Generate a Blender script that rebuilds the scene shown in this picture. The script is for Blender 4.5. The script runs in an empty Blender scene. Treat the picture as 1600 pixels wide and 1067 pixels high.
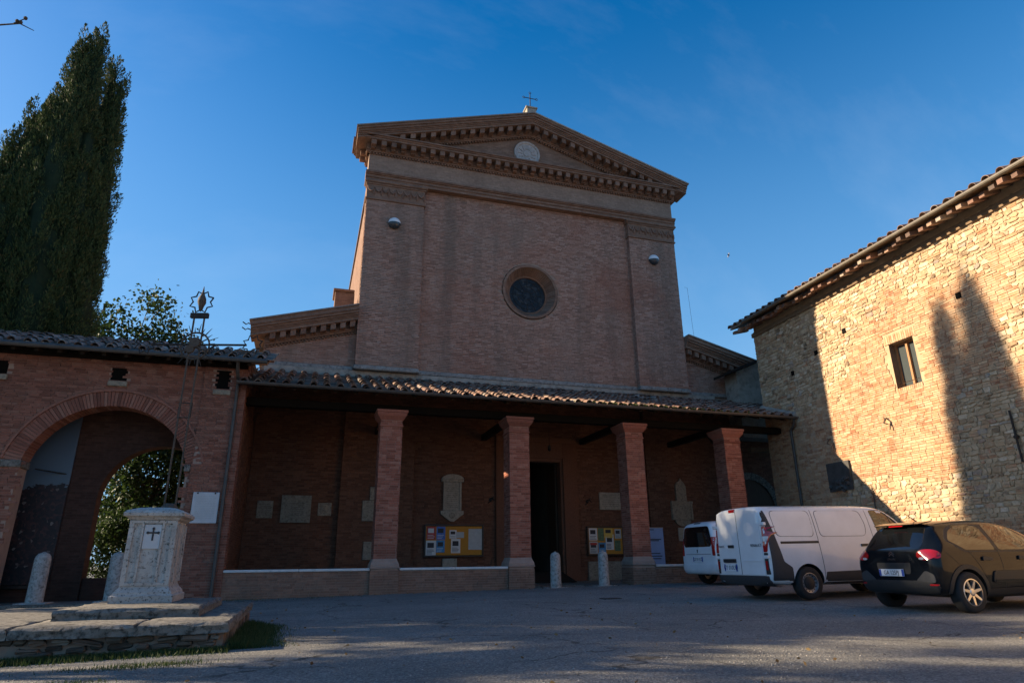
import bpy, bmesh, math, random
import numpy as np
from mathutils import Vector, Matrix
from mathutils.bvhtree import BVHTree
from mathutils.geometry import delaunay_2d_cdt

R = math.radians
random.seed(7)
rng = np.random.default_rng(11)
scene = bpy.context.scene
COL = scene.collection

# ------------------------------------------------------------------ camera
cam_data = bpy.data.cameras.new("camera")
cam = bpy.data.objects.new("camera", cam_data)
COL.objects.link(cam)
scene.camera = cam
cam_data.sensor_width = 36.0
cam_data.lens = 36.0 * 1002.04 / 1600.0
cam_data.clip_start = 0.05
cam_data.clip_end = 2000.0
YAW, PITCH, ROLL = R(17.478), R(18.862), R(-0.623)
_f = Vector((math.sin(YAW) * math.cos(PITCH), math.cos(YAW) * math.cos(PITCH), math.sin(PITCH)))
_r = Vector((math.cos(YAW), -math.sin(YAW), 0.0))
_u = _r.cross(_f)
_r2 = _r * math.cos(ROLL) + _u * math.sin(ROLL)
_u2 = -_r * math.sin(ROLL) + _u * math.cos(ROLL)
cam.matrix_world = Matrix(((_r2.x, _u2.x, -_f.x, 0.0), (_r2.y, _u2.y, -_f.y, 0.0),
                           (_r2.z, _u2.z, -_f.z, 0.84), (0, 0, 0, 1)))

# ------------------------------------------------------------------ sky, sun, exposure
SUN_A, SUN_B = 0.415, 0.445            # towards the sun: (-1, SUN_A, SUN_B)
sun_vec = Vector((-1.0, SUN_A, SUN_B)).normalized()
SUN_EL = math.asin(sun_vec.z)
SUN_AZ = math.atan2(sun_vec.x, sun_vec.y)
world = bpy.data.worlds.new("World")
scene.world = world
world.use_nodes = True
wt = world.node_tree
wt.nodes.clear()
w_out = wt.nodes.new("ShaderNodeOutputWorld")
w_bg = wt.nodes.new("ShaderNodeBackground")
w_sky = wt.nodes.new("ShaderNodeTexSky")
w_sky.sky_type = 'NISHITA'
w_sky.sun_disc = False
w_sky.sun_elevation = SUN_EL
w_sky.sun_rotation = SUN_AZ
w_sky.altitude = 300
w_sky.air_density = 1.0
w_sky.dust_density = 1.1
w_sky.ozone_density = 3.0
w_bg.inputs["Strength"].default_value = 0.085
w_hsv = wt.nodes.new("ShaderNodeHueSaturation")
w_hsv.inputs["Saturation"].default_value = 1.42
wt.links.new(w_sky.outputs[0], w_hsv.inputs["Color"])
# a few thin cirrus streaks
w_tc = wt.nodes.new("ShaderNodeTexCoord")
w_map = wt.nodes.new("ShaderNodeMapping")
w_map.inputs["Rotation"].default_value = (0.3, 0.5, 0.6)
w_map.inputs["Scale"].default_value = (1.2, 5.0, 3.0)
w_no = wt.nodes.new("ShaderNodeTexNoise")
w_no.inputs["Scale"].default_value = 1.6
w_no.inputs["Detail"].default_value = 8
w_no.inputs["Roughness"].default_value = 0.62
w_ra = wt.nodes.new("ShaderNodeMapRange")
w_ra.inputs[1].default_value = 0.52
w_ra.inputs[2].default_value = 0.85
w_ra.inputs[4].default_value = 0.06
w_mx = wt.nodes.new("ShaderNodeMixRGB")
w_mx.inputs[2].default_value = (5.2, 5.6, 6.2, 1)
wt.links.new(w_tc.outputs["Generated"], w_map.inputs[0])
wt.links.new(w_map.outputs[0], w_no.inputs["Vector"])
wt.links.new(w_no.outputs[0], w_ra.inputs[0])
wt.links.new(w_ra.outputs[0], w_mx.inputs[0])
# paler air towards the horizon, all round
w_sep = wt.nodes.new("ShaderNodeSeparateXYZ")
w_hz = wt.nodes.new("ShaderNodeMapRange")
w_hz.interpolation_type = 'SMOOTHSTEP'
for i_, v_ in ((1, 0.78), (2, 0.08), (3, 0.0), (4, 0.85)): w_hz.inputs[i_].default_value = v_
w_mh = wt.nodes.new("ShaderNodeMixRGB")
w_mh.inputs[2].default_value = (1.15, 2.45, 4.1, 1)
wt.links.new(w_tc.outputs["Generated"], w_sep.inputs[0])
wt.links.new(w_sep.outputs[2], w_hz.inputs[0])
wt.links.new(w_hz.outputs[0], w_mh.inputs[0])
wt.links.new(w_hsv.outputs[0], w_mh.inputs[1])
wt.links.new(w_mh.outputs[0], w_mx.inputs[1])
wt.links.new(w_mx.outputs[0], w_bg.inputs["Color"])
wt.links.new(w_bg.outputs[0], w_out.inputs[0])

sun_data = bpy.data.lights.new("sun", 'SUN')
sun_data.energy = 5.0
sun_data.angle = R(0.55)
sun_data.color = (1.0, 0.80, 0.56)
sun = bpy.data.objects.new("sun", sun_data)
COL.objects.link(sun)
sun.rotation_euler = (-sun_vec).to_track_quat('-Z', 'Y').to_euler()
sun.location = (-40, 30, 40)

scene.view_settings.view_transform = 'Standard'
scene.view_settings.look = 'None'
scene.view_settings.exposure = 1.28
scene.view_settings.gamma = 1.0
scene.view_settings.use_curve_mapping = False

# ------------------------------------------------------------------ materials
MATS = {}
def new_mat(name):
    m = bpy.data.materials.new(name)
    m.use_nodes = True
    nt = m.node_tree
    b = nt.nodes["Principled BSDF"]
    MATS[name] = m
    return m, nt, b

def N(nt, t, **kw):
    n = nt.nodes.new(t)
    for k, v in kw.items():
        setattr(n, k, v)
    return n

def coords(nt, scale=1.0, vec=None):
    tc = N(nt, "ShaderNodeNewGeometry")
    return tc.outputs["Position"]

def noise(nt, scale, detail=4, rough=0.55, stretch=None):
    p = coords(nt)
    if stretch:
        mp = N(nt, "ShaderNodeMapping")
        mp.inputs["Scale"].default_value = stretch
        nt.links.new(p, mp.inputs[0]); p = mp.outputs[0]
    n = N(nt, "ShaderNodeTexNoise")
    n.inputs["Scale"].default_value = scale
    n.inputs["Detail"].default_value = detail
    n.inputs["Roughness"].default_value = rough
    nt.links.new(p, n.inputs["Vector"])
    return n.outputs["Fac"]

def ramp(nt, fac, stops):
    r = N(nt, "ShaderNodeValToRGB")
    e = r.color_ramp.elements
    e[0].position, e[0].color = stops[0][0], (*stops[0][1], 1)
    e[1].position, e[1].color = stops[-1][0], (*stops[-1][1], 1)
    for p, c in stops[1:-1]:
        x = e.new(p); x.color = (*c, 1)
    nt.links.new(fac, r.inputs[0])
    return r.outputs[0]

def mixc(nt, fac, a, b, mode='MIX'):
    m = N(nt, "ShaderNodeMixRGB", blend_type=mode)
    for i, v in ((0, fac), (1, a), (2, b)):
        if isinstance(v, (int, float)): m.inputs[i].default_value = v
        elif isinstance(v, tuple): m.inputs[i].default_value = (*v, 1)
        else: nt.links.new(v, m.inputs[i])
    return m.outputs[0]

def rnd(nt):
    g = N(nt, "ShaderNodeNewGeometry"); o = N(nt, "ShaderNodeObjectInfo")
    a = N(nt, "ShaderNodeMath", operation='ADD')
    nt.links.new(g.outputs["Random Per Island"], a.inputs[0]); nt.links.new(o.outputs["Random"], a.inputs[1])
    f = N(nt, "ShaderNodeMath", operation='FRACT'); nt.links.new(a.outputs[0], f.inputs[0])
    return f.outputs[0]

def maprange(nt, fac, a, b, c=0.0, d=1.0):
    m = N(nt, "ShaderNodeMapRange")
    for i, v in ((1, a), (2, b), (3, c), (4, d)): m.inputs[i].default_value = v
    nt.links.new(fac, m.inputs[0]); return m.outputs[0]

def bump(nt, b, h, strength=0.4, dist=0.01):
    n = N(nt, "ShaderNodeBump")
    n.inputs["Strength"].default_value = strength; n.inputs["Distance"].default_value = dist
    nt.links.new(h, n.inputs["Height"]); nt.links.new(n.outputs[0], b.inputs["Normal"])

def brick_mat(name, stops, stain=(0.10, 0.085, 0.075), stain_amt=0.5, stain_scale=0.55, streak=None, smear=None):
    m, nt, b = new_mat(name)
    c = ramp(nt, rnd(nt), stops)
    n1 = maprange(nt, noise(nt, stain_scale, 5, 0.6), 0.45, 0.72, 0, stain_amt)
    c = mixc(nt, n1, c, stain)
    if streak:
        c = mixc(nt, maprange(nt, noise(nt, 1.1, 6, 0.6, (1, 1, 0.10)), 0.48, 0.68, 0, 0.7), c, streak)
        c = mixc(nt, maprange(nt, noise(nt, 0.28, 5, 0.65), 0.5, 0.66, 0, 0.5), c, (0.30, 0.125, 0.082))
    if smear:
        c = mixc(nt, maprange(nt, noise(nt, 5.5, 7, 0.7), 0.47, 0.60, 0, 0.85), c, smear)
        c = mixc(nt, maprange(nt, noise(nt, 2.3, 6, 0.7), 0.58, 0.70, 0, 0.55), c, tuple(x * 0.45 for x in smear))
    n2 = noise(nt, 14, 4, 0.65)
    c = mixc(nt, 0.55, c, ramp(nt, n2, [(0.25, (0.55, 0.55, 0.55)), (0.75, (1.25, 1.2, 1.15))]), 'MULTIPLY')
    nt.links.new(c, b.inputs["Base Color"])
    b.inputs["Roughness"].default_value = 0.92
    b.inputs["Specular IOR Level"].default_value = 0.2
    bump(nt, b, noise(nt, 60, 4, 0.6), 0.5, 0.006)
    return m

brick_mat("brick_facade", [(0, (0.26, 0.152, 0.113)), (0.3, (0.35, 0.205, 0.15)), (0.7, (0.40, 0.245, 0.183)), (1, (0.44, 0.29, 0.225))],
          (0.32, 0.24, 0.19), 0.65, 0.35, streak=(0.185, 0.14, 0.11))
brick_mat("brick_red", [(0, (0.22, 0.08, 0.053)), (0.4, (0.32, 0.12, 0.08)), (0.75, (0.365, 0.146, 0.10)), (1, (0.39, 0.185, 0.13))],
          (0.16, 0.085, 0.065), 0.6, 0.7)
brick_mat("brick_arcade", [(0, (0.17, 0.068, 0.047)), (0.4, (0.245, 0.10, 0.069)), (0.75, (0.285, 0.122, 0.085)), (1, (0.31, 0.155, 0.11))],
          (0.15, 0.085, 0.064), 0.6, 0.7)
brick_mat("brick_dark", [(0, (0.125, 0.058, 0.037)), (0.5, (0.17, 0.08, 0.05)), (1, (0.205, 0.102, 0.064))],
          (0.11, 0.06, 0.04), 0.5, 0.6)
brick_mat("brick_bench", [(0, (0.23, 0.13, 0.092)), (0.5, (0.28, 0.165, 0.115)), (1, (0.32, 0.195, 0.14))],
          (0.15, 0.11, 0.085), 0.6, 0.9)
brick_mat("brick_wall", [(0, (0.30, 0.135, 0.075)), (0.35, (0.43, 0.225, 0.12)), (0.7, (0.51, 0.30, 0.165)), (1, (0.57, 0.40, 0.25))],
          (0.58, 0.43, 0.26), 0.55, 0.9, smear=(0.47, 0.345, 0.225))
brick_mat("rubble", [(0, (0.17, 0.125, 0.08)), (0.16, (0.33, 0.215, 0.125)), (0.42, (0.46, 0.32, 0.19)), (0.7, (0.56, 0.425, 0.275)), (0.86, (0.66, 0.55, 0.41)), (0.93, (0.25, 0.235, 0.21)), (1, (0.47, 0.22, 0.12))],
          (0.55, 0.39, 0.22), 0.45, 1.1, smear=(0.49, 0.375, 0.245))
brick_mat("footing", [(0, (0.07, 0.06, 0.05)), (0.5, (0.15, 0.12, 0.09)), (0.8, (0.20, 0.13, 0.10)), (1, (0.24, 0.21, 0.17))],
          (0.06, 0.058, 0.045), 0.7, 2.0)
brick_mat("trim_brick", [(0, (0.19, 0.108, 0.074)), (0.5, (0.24, 0.142, 0.098)), (1, (0.285, 0.175, 0.125))],
          (0.12, 0.085, 0.065), 0.7, 0.9)
brick_mat("tile", [(0, (0.10, 0.075, 0.065)), (0.3, (0.19, 0.115, 0.09)), (0.6, (0.26, 0.15, 0.11)), (0.85, (0.33, 0.22, 0.16)), (1, (0.36, 0.31, 0.26))],
          (0.13, 0.115, 0.09), 0.75, 1.1)
brick_mat("tile_old", [(0, (0.11, 0.09, 0.08)), (0.4, (0.20, 0.155, 0.135)), (0.75, (0.29, 0.235, 0.205)), (1, (0.42, 0.38, 0.33))],
          (0.15, 0.14, 0.12), 0.7, 1.4)

def layered_brick(name, c1, c2, mortar, bw=0.27, bh=0.07):
    """brick courses too fine to be told apart (cornice runs, flank walls)"""
    m, nt, b = new_mat(name)
    p = coords(nt)
    sx = N(nt, "ShaderNodeSeparateXYZ"); nt.links.new(p, sx.inputs[0])
    ad = N(nt, "ShaderNodeMath", operation='ADD'); nt.links.new(sx.outputs[0], ad.inputs[0]); nt.links.new(sx.outputs[1], ad.inputs[1])
    cb = N(nt, "ShaderNodeCombineXYZ"); nt.links.new(ad.outputs[0], cb.inputs[0]); nt.links.new(sx.outputs[2], cb.inputs[1])
    t = N(nt, "ShaderNodeTexBrick")
    t.inputs["Scale"].default_value = 1.0
    t.inputs["Brick Width"].default_value = bw; t.inputs["Row Height"].default_value = bh
    t.inputs["Mortar Size"].default_value = 0.006
    t.inputs["Color1"].default_value = (*c1, 1); t.inputs["Color2"].default_value = (*c2, 1); t.inputs["Mortar"].default_value = (*mortar, 1)
    nt.links.new(cb.outputs[0], t.inputs["Vector"])
    c = mixc(nt, maprange(nt, noise(nt, 0.6, 5), 0.42, 0.7, 0, 0.5), t.outputs[0], tuple(x * 0.75 for x in c2))
    c = mixc(nt, 0.5, c, ramp(nt, noise(nt, 9, 5, 0.65), [(0.3, (0.6, 0.6, 0.6)), (0.7, (1.2, 1.2, 1.2))]), 'MULTIPLY')
    nt.links.new(c, b.inputs["Base Color"]); b.inputs["Roughness"].default_value = 0.93
    b.inputs["Specular IOR Level"].default_value = 0.2
    bump(nt, b, t.outputs["Fac"], -0.5, 0.01)
    return m
layered_brick("brick_fine", (0.28, 0.172, 0.12), (0.19, 0.112, 0.078), (0.23, 0.155, 0.115))
layered_brick("brick_fine_grey", (0.33, 0.225, 0.165), (0.26, 0.175, 0.13), (0.30, 0.22, 0.165))
layered_brick("brick_fine_wall", (0.58, 0.42, 0.25), (0.46, 0.29, 0.16), (0.52, 0.40, 0.25))
layered_brick("brick_fine_shaded", (0.085, 0.042, 0.03), (0.055, 0.027, 0.02), (0.07, 0.045, 0.033))  # brick darkened to paint in the shade of the passage

def rough_mat(name, c1, c2, scale=6, rough=0.9, spots=None, bs=0.4, bscale=40, stretch=None, spec=0.25, detail=6):
    m, nt, b = new_mat(name)
    c = ramp(nt, noise(nt, scale, detail, 0.62, stretch), [(0.3, c1), (0.7, c2)])
    if spots:
        col, sc, lo, hi = spots
        c = mixc(nt, maprange(nt, noise(nt, sc, 7, 0.7), lo, hi), c, col)
    nt.links.new(c, b.inputs["Base Color"]); b.inputs["Roughness"].default_value = rough
    b.inputs["Specular IOR Level"].default_value = spec
    if bs: bump(nt, b, noise(nt, bscale, 5, 0.6), bs, 0.008)
    return m
rough_mat("mortar", (0.26, 0.18, 0.135), (0.34, 0.245, 0.185), 5)
rough_mat("mortar_red", (0.30, 0.20, 0.155), (0.38, 0.27, 0.21), 5)
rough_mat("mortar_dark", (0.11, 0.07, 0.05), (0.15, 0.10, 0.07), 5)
rough_mat("mortar_wall", (0.34, 0.25, 0.15), (0.49, 0.37, 0.235), 3)
rough_mat("plaster", (0.28, 0.245, 0.20), (0.38, 0.34, 0.285), 2.5, spots=((0.15, 0.13, 0.105), 3, 0.48, 0.72))
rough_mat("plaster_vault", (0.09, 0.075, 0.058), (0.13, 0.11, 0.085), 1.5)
rough_mat("string_stone", (0.20, 0.185, 0.165), (0.34, 0.32, 0.29), 3, spots=((0.09, 0.085, 0.08), 9, 0.5, 0.68))
rough_mat("travertine", (0.34, 0.31, 0.275), (0.52, 0.485, 0.44), 5, spots=((0.06, 0.058, 0.05), 26, 0.53, 0.66), bs=0.7)
rough_mat("stone_step", (0.13, 0.12, 0.10), (0.25, 0.23, 0.20), 5, spots=((0.04, 0.04, 0.034), 15, 0.47, 0.64), bs=0.9)
rough_mat("stone_pale", (0.29, 0.26, 0.205), (0.39, 0.35, 0.285), 6, spots=((0.17, 0.15, 0.115), 11, 0.5, 0.72))
rough_mat("stone_plaque", (0.23, 0.20, 0.15), (0.33, 0.285, 0.22), 7, spots=((0.12, 0.10, 0.075), 13, 0.48, 0.7))
rough_mat("bench_cap", (0.55, 0.53, 0.50), (0.66, 0.64, 0.61), 5, spots=((0.35, 0.33, 0.30), 6, 0.55, 0.8))
rough_mat("marble", (0.46, 0.46, 0.46), (0.58, 0.58, 0.58), 3, 0.5, spots=((0.42, 0.42, 0.43), 4, 0.55, 0.8), bs=0.05, spec=0.4)
rough_mat("bollard_stone", (0.28, 0.265, 0.245), (0.48, 0.455, 0.42), 9, spots=((0.11, 0.105, 0.09), 14, 0.5, 0.68), bs=0.9)
rough_mat("medallion", (0.34, 0.31, 0.285), (0.46, 0.425, 0.40), 7, spots=((0.2, 0.18, 0.165), 12, 0.52, 0.7))
rough_mat("wood_dark", (0.014, 0.010, 0.007), (0.032, 0.021, 0.014), 8, 0.85, stretch=(1, 8, 8))
rough_mat("wood_eave_shade", (0.006, 0.005, 0.004), (0.013, 0.010, 0.007), 8, 0.9, stretch=(1, 8, 8), spec=0.1)  # timber blackened to paint in the shade under the eaves
rough_mat("wood_door", (0.05, 0.028, 0.016), (0.085, 0.05, 0.028), 6, 0.6, stretch=(8, 8, 1))
rough_mat("wood_frame", (0.30, 0.14, 0.055), (0.40, 0.20, 0.085), 8, 0.5, stretch=(8, 8, 1))
rough_mat("soffit_wood", (0.13, 0.085, 0.05), (0.22, 0.15, 0.09), 6, 0.85, stretch=(6, 1, 6))
rough_mat("gutter_metal", (0.045, 0.042, 0.038), (0.08, 0.073, 0.065), 5, 0.55, bs=0.1, spec=0.5)
rough_mat("gutter_copper", (0.085, 0.07, 0.05), (0.14, 0.115, 0.085), 4, 0.5, bs=0.1, spec=0.5)
rough_mat("iron", (0.02, 0.018, 0.016), (0.045, 0.038, 0.032), 20, 0.75, bs=0.3, bscale=80)
rough_mat("iron_rust", (0.06, 0.045, 0.035), (0.11, 0.085, 0.065), 20, 0.8, bs=0.3, bscale=80)
rough_mat("slate", (0.045, 0.043, 0.04), (0.085, 0.08, 0.072), 4, 0.55, bs=0.2)
rough_mat("bark", (0.05, 0.037, 0.027), (0.11, 0.085, 0.062), 12, 0.95, stretch=(4, 4, 1), bs=0.8, bscale=25)
rough_mat("terracotta", (0.30, 0.17, 0.11), (0.42, 0.26, 0.17), 5)
rough_mat("moss", (0.045, 0.055, 0.012), (0.12, 0.12, 0.03), 14, 0.95)
rough_mat("cork", (0.46, 0.20, 0.03), (0.56, 0.265, 0.045), 30, 0.85, bs=0.1)

def ground_mat():
    m, nt, b = new_mat("gravel_asphalt")
    c = ramp(nt, noise(nt, 0.6, 6, 0.6), [(0.3, (0.19, 0.188, 0.176)), (0.7, (0.275, 0.268, 0.25))])
    v = N(nt, "ShaderNodeTexVoronoi"); v.inputs["Scale"].default_value = 55
    nt.links.new(coords(nt), v.inputs["Vector"])
    cc = ramp(nt, v.outputs["Color"], [(0.1, (0.5, 0.5, 0.5)), (0.55, (0.95, 0.95, 0.95)), (0.9, (1.6, 1.55, 1.45))])
    c = mixc(nt, 0.8, c, cc, 'MULTIPLY')
    n = noise(nt, 120, 3, 0.6)
    c = mixc(nt, 0.5, c, ramp(nt, n, [(0.3, (0.55, 0.55, 0.55)), (0.7, (1.35, 1.35, 1.35))]), 'MULTIPLY')
    c = mixc(nt, maprange(nt, noise(nt, 0.9, 6, 0.65, (1, 2.2, 1)), 0.56, 0.7, 0, 0.45), c, (0.095, 0.095, 0.09))
    c = mixc(nt, maprange(nt, noise(nt, 1.7, 5, 0.6), 0.6, 0.75, 0, 0.4), c, (0.30, 0.27, 0.225))
    # hairline cracks and damp patches of the worn surface
    vc = N(nt, "ShaderNodeTexVoronoi", feature='DISTANCE_TO_EDGE'); vc.inputs["Scale"].default_value = 0.42
    wn = N(nt, "ShaderNodeTexNoise"); wn.inputs["Scale"].default_value = 2.5; wn.inputs["Detail"].default_value = 6; nt.links.new(coords(nt), wn.inputs["Vector"])
    wv = N(nt, "ShaderNodeMixRGB", blend_type='LINEAR_LIGHT'); wv.inputs[0].default_value = 0.25; nt.links.new(coords(nt), wv.inputs[1]); nt.links.new(wn.outputs["Color"], wv.inputs[2])
    nt.links.new(wv.outputs[0], vc.inputs["Vector"])
    ck = mixc(nt, maprange(nt, noise(nt, 0.5, 3), 0.48, 0.56), (0, 0, 0), maprange(nt, vc.outputs["Distance"], 0.004, 0.012, 0.75, 0.0))
    c = mixc(nt, ck, c, (0.05, 0.046, 0.04))
    nt.links.new(c, b.inputs["Base Color"]); b.inputs["Roughness"].default_value = 0.95
    b.inputs["Specular IOR Level"].default_value = 0.15
    ad = N(nt, "ShaderNodeMath", operation='ADD')
    nt.links.new(v.outputs["Distance"], ad.inputs[0]); nt.links.new(n, ad.inputs[1])
    bump(nt, b, ad.outputs[0], 0.9, 0.018)
ground_mat()

def leaf_mat(name, stops, trans=0.3, rough=0.6):
    m, nt, b = new_mat(name)
    c = ramp(nt, rnd(nt), stops)
    nt.links.new(c, b.inputs["Base Color"]); b.inputs["Roughness"].default_value = rough
    b.inputs["Specular IOR Level"].default_value = 0.25
    t = N(nt, "ShaderNodeBsdfTranslucent"); nt.links.new(c, t.inputs[0])
    mx = N(nt, "ShaderNodeMixShader"); mx.inputs[0].default_value = trans
    nt.links.new(b.outputs[0], mx.inputs[1]); nt.links.new(t.outputs[0], mx.inputs[2])
    nt.links.new(mx.outputs[0], nt.nodes["Material Output"].inputs[0])
leaf_mat("leaf_cypress", [(0, (0.03, 0.045, 0.016)), (0.5, (0.055, 0.08, 0.026)), (0.9, (0.085, 0.11, 0.034)), (1, (0.13, 0.10, 0.04))], 0.15, 0.8)
leaf_mat("leaf_broad", [(0, (0.02, 0.042, 0.011)), (0.5, (0.036, 0.068, 0.017)), (1, (0.065, 0.10, 0.025))], 0.27)
leaf_mat("dry_leaf", [(0, (0.10, 0.06, 0.025)), (0.5, (0.18, 0.11, 0.045)), (1, (0.26, 0.18, 0.08))], 0.2)
brick_mat("pebble", [(0, (0.12, 0.11, 0.10)), (0.5, (0.24, 0.22, 0.195)), (1, (0.42, 0.39, 0.35))], (0.2, 0.18, 0.16), 0.3, 2.0)
leaf_mat("grass", [(0, (0.02, 0.042, 0.012)), (0.6, (0.04, 0.075, 0.02)), (1, (0.09, 0.10, 0.035))], 0.3)
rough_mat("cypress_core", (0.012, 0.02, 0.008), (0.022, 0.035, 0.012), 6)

def plain(name, col, rough=0.5, metal=0.0, coat=0.0, spec=0.5, var=0.0, vscale=3.0):
    m, nt, b = new_mat(name)
    if var:
        c = ramp(nt, noise(nt, vscale, 5), [(0.3, tuple(x * (1 - var) for x in col)), (0.7, tuple(min(1, x * (1 + var)) for x in col))])
        nt.links.new(c, b.inputs["Base Color"])
    else:
        b.inputs["Base Color"].default_value = (*col, 1)
    b.inputs["Roughness"].default_value = rough; b.inputs["Metallic"].default_value = metal
    b.inputs["Coat Weight"].default_value = coat; b.inputs["Coat Roughness"].default_value = 0.04
    b.inputs["Specular IOR Level"].default_value = spec
    return m
plain("paint_white", (0.70, 0.71, 0.72), 0.35, coat=0.6, var=0.07, vscale=2.2)
plain("paint_black", (0.006, 0.008, 0.011), 0.2, coat=0.4, spec=0.08)
plain("trim_black", (0.018, 0.019, 0.02), 0.6, var=0.15, vscale=20)
plain("trim_grey", (0.035, 0.037, 0.04), 0.65, var=0.1, vscale=15)
plain("rubber", (0.018, 0.018, 0.018), 0.85, var=0.2, vscale=25)
plain("car_glass", (0.006, 0.007, 0.008), 0.03, spec=0.9)
plain("lens_red", (0.35, 0.01, 0.012), 0.12, coat=1.0)
plain("lens_clear", (0.55, 0.55, 0.56), 0.15, coat=1.0)
plain("alloy", (0.55, 0.54, 0.53), 0.28, metal=0.9)
plain("steel_rim", (0.36, 0.36, 0.37), 0.4, metal=0.7)
plain("chrome", (0.7, 0.7, 0.7), 0.12, metal=1.0)
plain("plate_white", (0.68, 0.70, 0.72), 0.4)
plain("plate_blue", (0.015, 0.06, 0.33), 0.4)
plain("plate_ink", (0.015, 0.015, 0.02), 0.5)
plain("ink", (0.03, 0.03, 0.035), 0.7)
plain("badge_dark", (0.08, 0.09, 0.10), 0.3, metal=0.6)
plain("hole_shade_paint", (0.006, 0.005, 0.004), 0.9, spec=0.1)  # near-black colour standing for the shade inside wall holes
plain("lamp_white", (0.72, 0.72, 0.72), 0.45, var=0.05)
plain("lamp_glass", (0.035, 0.045, 0.055), 0.1)
plain("board_wood", (0.03, 0.016, 0.010), 0.45, var=0.2, vscale=10)
plain("paper_white", (0.66, 0.65, 0.62), 0.7, var=0.05)
plain("paper_red", (0.42, 0.035, 0.03), 0.6, var=0.2, vscale=12)
plain("paper_blue", (0.06, 0.15, 0.45), 0.6, var=0.25, vscale=9)
plain("paper_cyan", (0.05, 0.25, 0.48), 0.6, var=0.3, vscale=9)
plain("paper_grey", (0.45, 0.46, 0.44), 0.7, var=0.1, vscale=9)
plain("paper_yellow", (0.62, 0.42, 0.08), 0.7, var=0.1, vscale=9)
plain("paper_green", (0.10, 0.16, 0.08), 0.7, var=0.4, vscale=14)
plain("banner_blue", (0.32, 0.40, 0.62), 0.6, var=0.12, vscale=2)
plain("wing", (0.8, 0.8, 0.8), 0.4)
plain("insect", (0.03, 0.028, 0.02), 0.5)

def window_glass_mat():
    m, nt, b = new_mat("stained_glass")
    v = N(nt, "ShaderNodeTexVoronoi"); v.inputs["Scale"].default_value = 7
    nt.links.new(coords(nt), v.inputs["Vector"])
    c = ramp(nt, v.outputs["Color"], [(0.2, (0.004, 0.005, 0.007)), (0.6, (0.008, 0.011, 0.016)), (0.95, (0.05, 0.05, 0.05))])
    nt.links.new(c, b.inputs["Base Color"]); b.inputs["Roughness"].default_value = 0.45
    b.inputs["Specular IOR Level"].default_value = 0.3
window_glass_mat()
def pane_mat():
    m, nt, b = new_mat("window_pane")
    b.inputs["Base Color"].default_value = (0.06, 0.07, 0.07, 1); b.inputs["Roughness"].default_value = 0.08
pane_mat()
def mural_mat():
    m, nt, b = new_mat("mural_print")
    p = coords(nt); sx = N(nt, "ShaderNodeSeparateXYZ"); nt.links.new(p, sx.inputs[0])
    sky = ramp(nt, maprange(nt, sx.outputs[2], 3.0, 6.0), [(0, (0.10, 0.135, 0.16)), (1, (0.012, 0.03, 0.075))])
    v = N(nt, "ShaderNodeTexVoronoi"); v.inputs["Scale"].default_value = 13; nt.links.new(p, v.inputs["Vector"])
    crowd = ramp(nt, v.outputs["Color"], [(0.2, (0.010, 0.008, 0.008)), (0.6, (0.03, 0.013, 0.012)), (0.85, (0.06, 0.022, 0.018)), (0.98, (0.2, 0.17, 0.15))])
    h = N(nt, "ShaderNodeMath", operation='ADD'); nt.links.new(sx.outputs[2], h.inputs[0])
    nt.links.new(maprange(nt, noise(nt, 2.5, 5, 0.7), 0.2, 0.8, -0.5, 0.5), h.inputs[1])
    c = mixc(nt, maprange(nt, h.outputs[0], 2.98, 3.02), crowd, sky)
    nt.links.new(c, b.inputs["Base Color"]); b.inputs["Roughness"].default_value = 0.6
mural_mat()

# ------------------------------------------------------------------ mesh helpers
ORIGIN = {}
def origin_of(p):
    return ORIGIN.get(p.name, Vector((0, 0, 0))) if p is not None else Vector((0, 0, 0))

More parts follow.
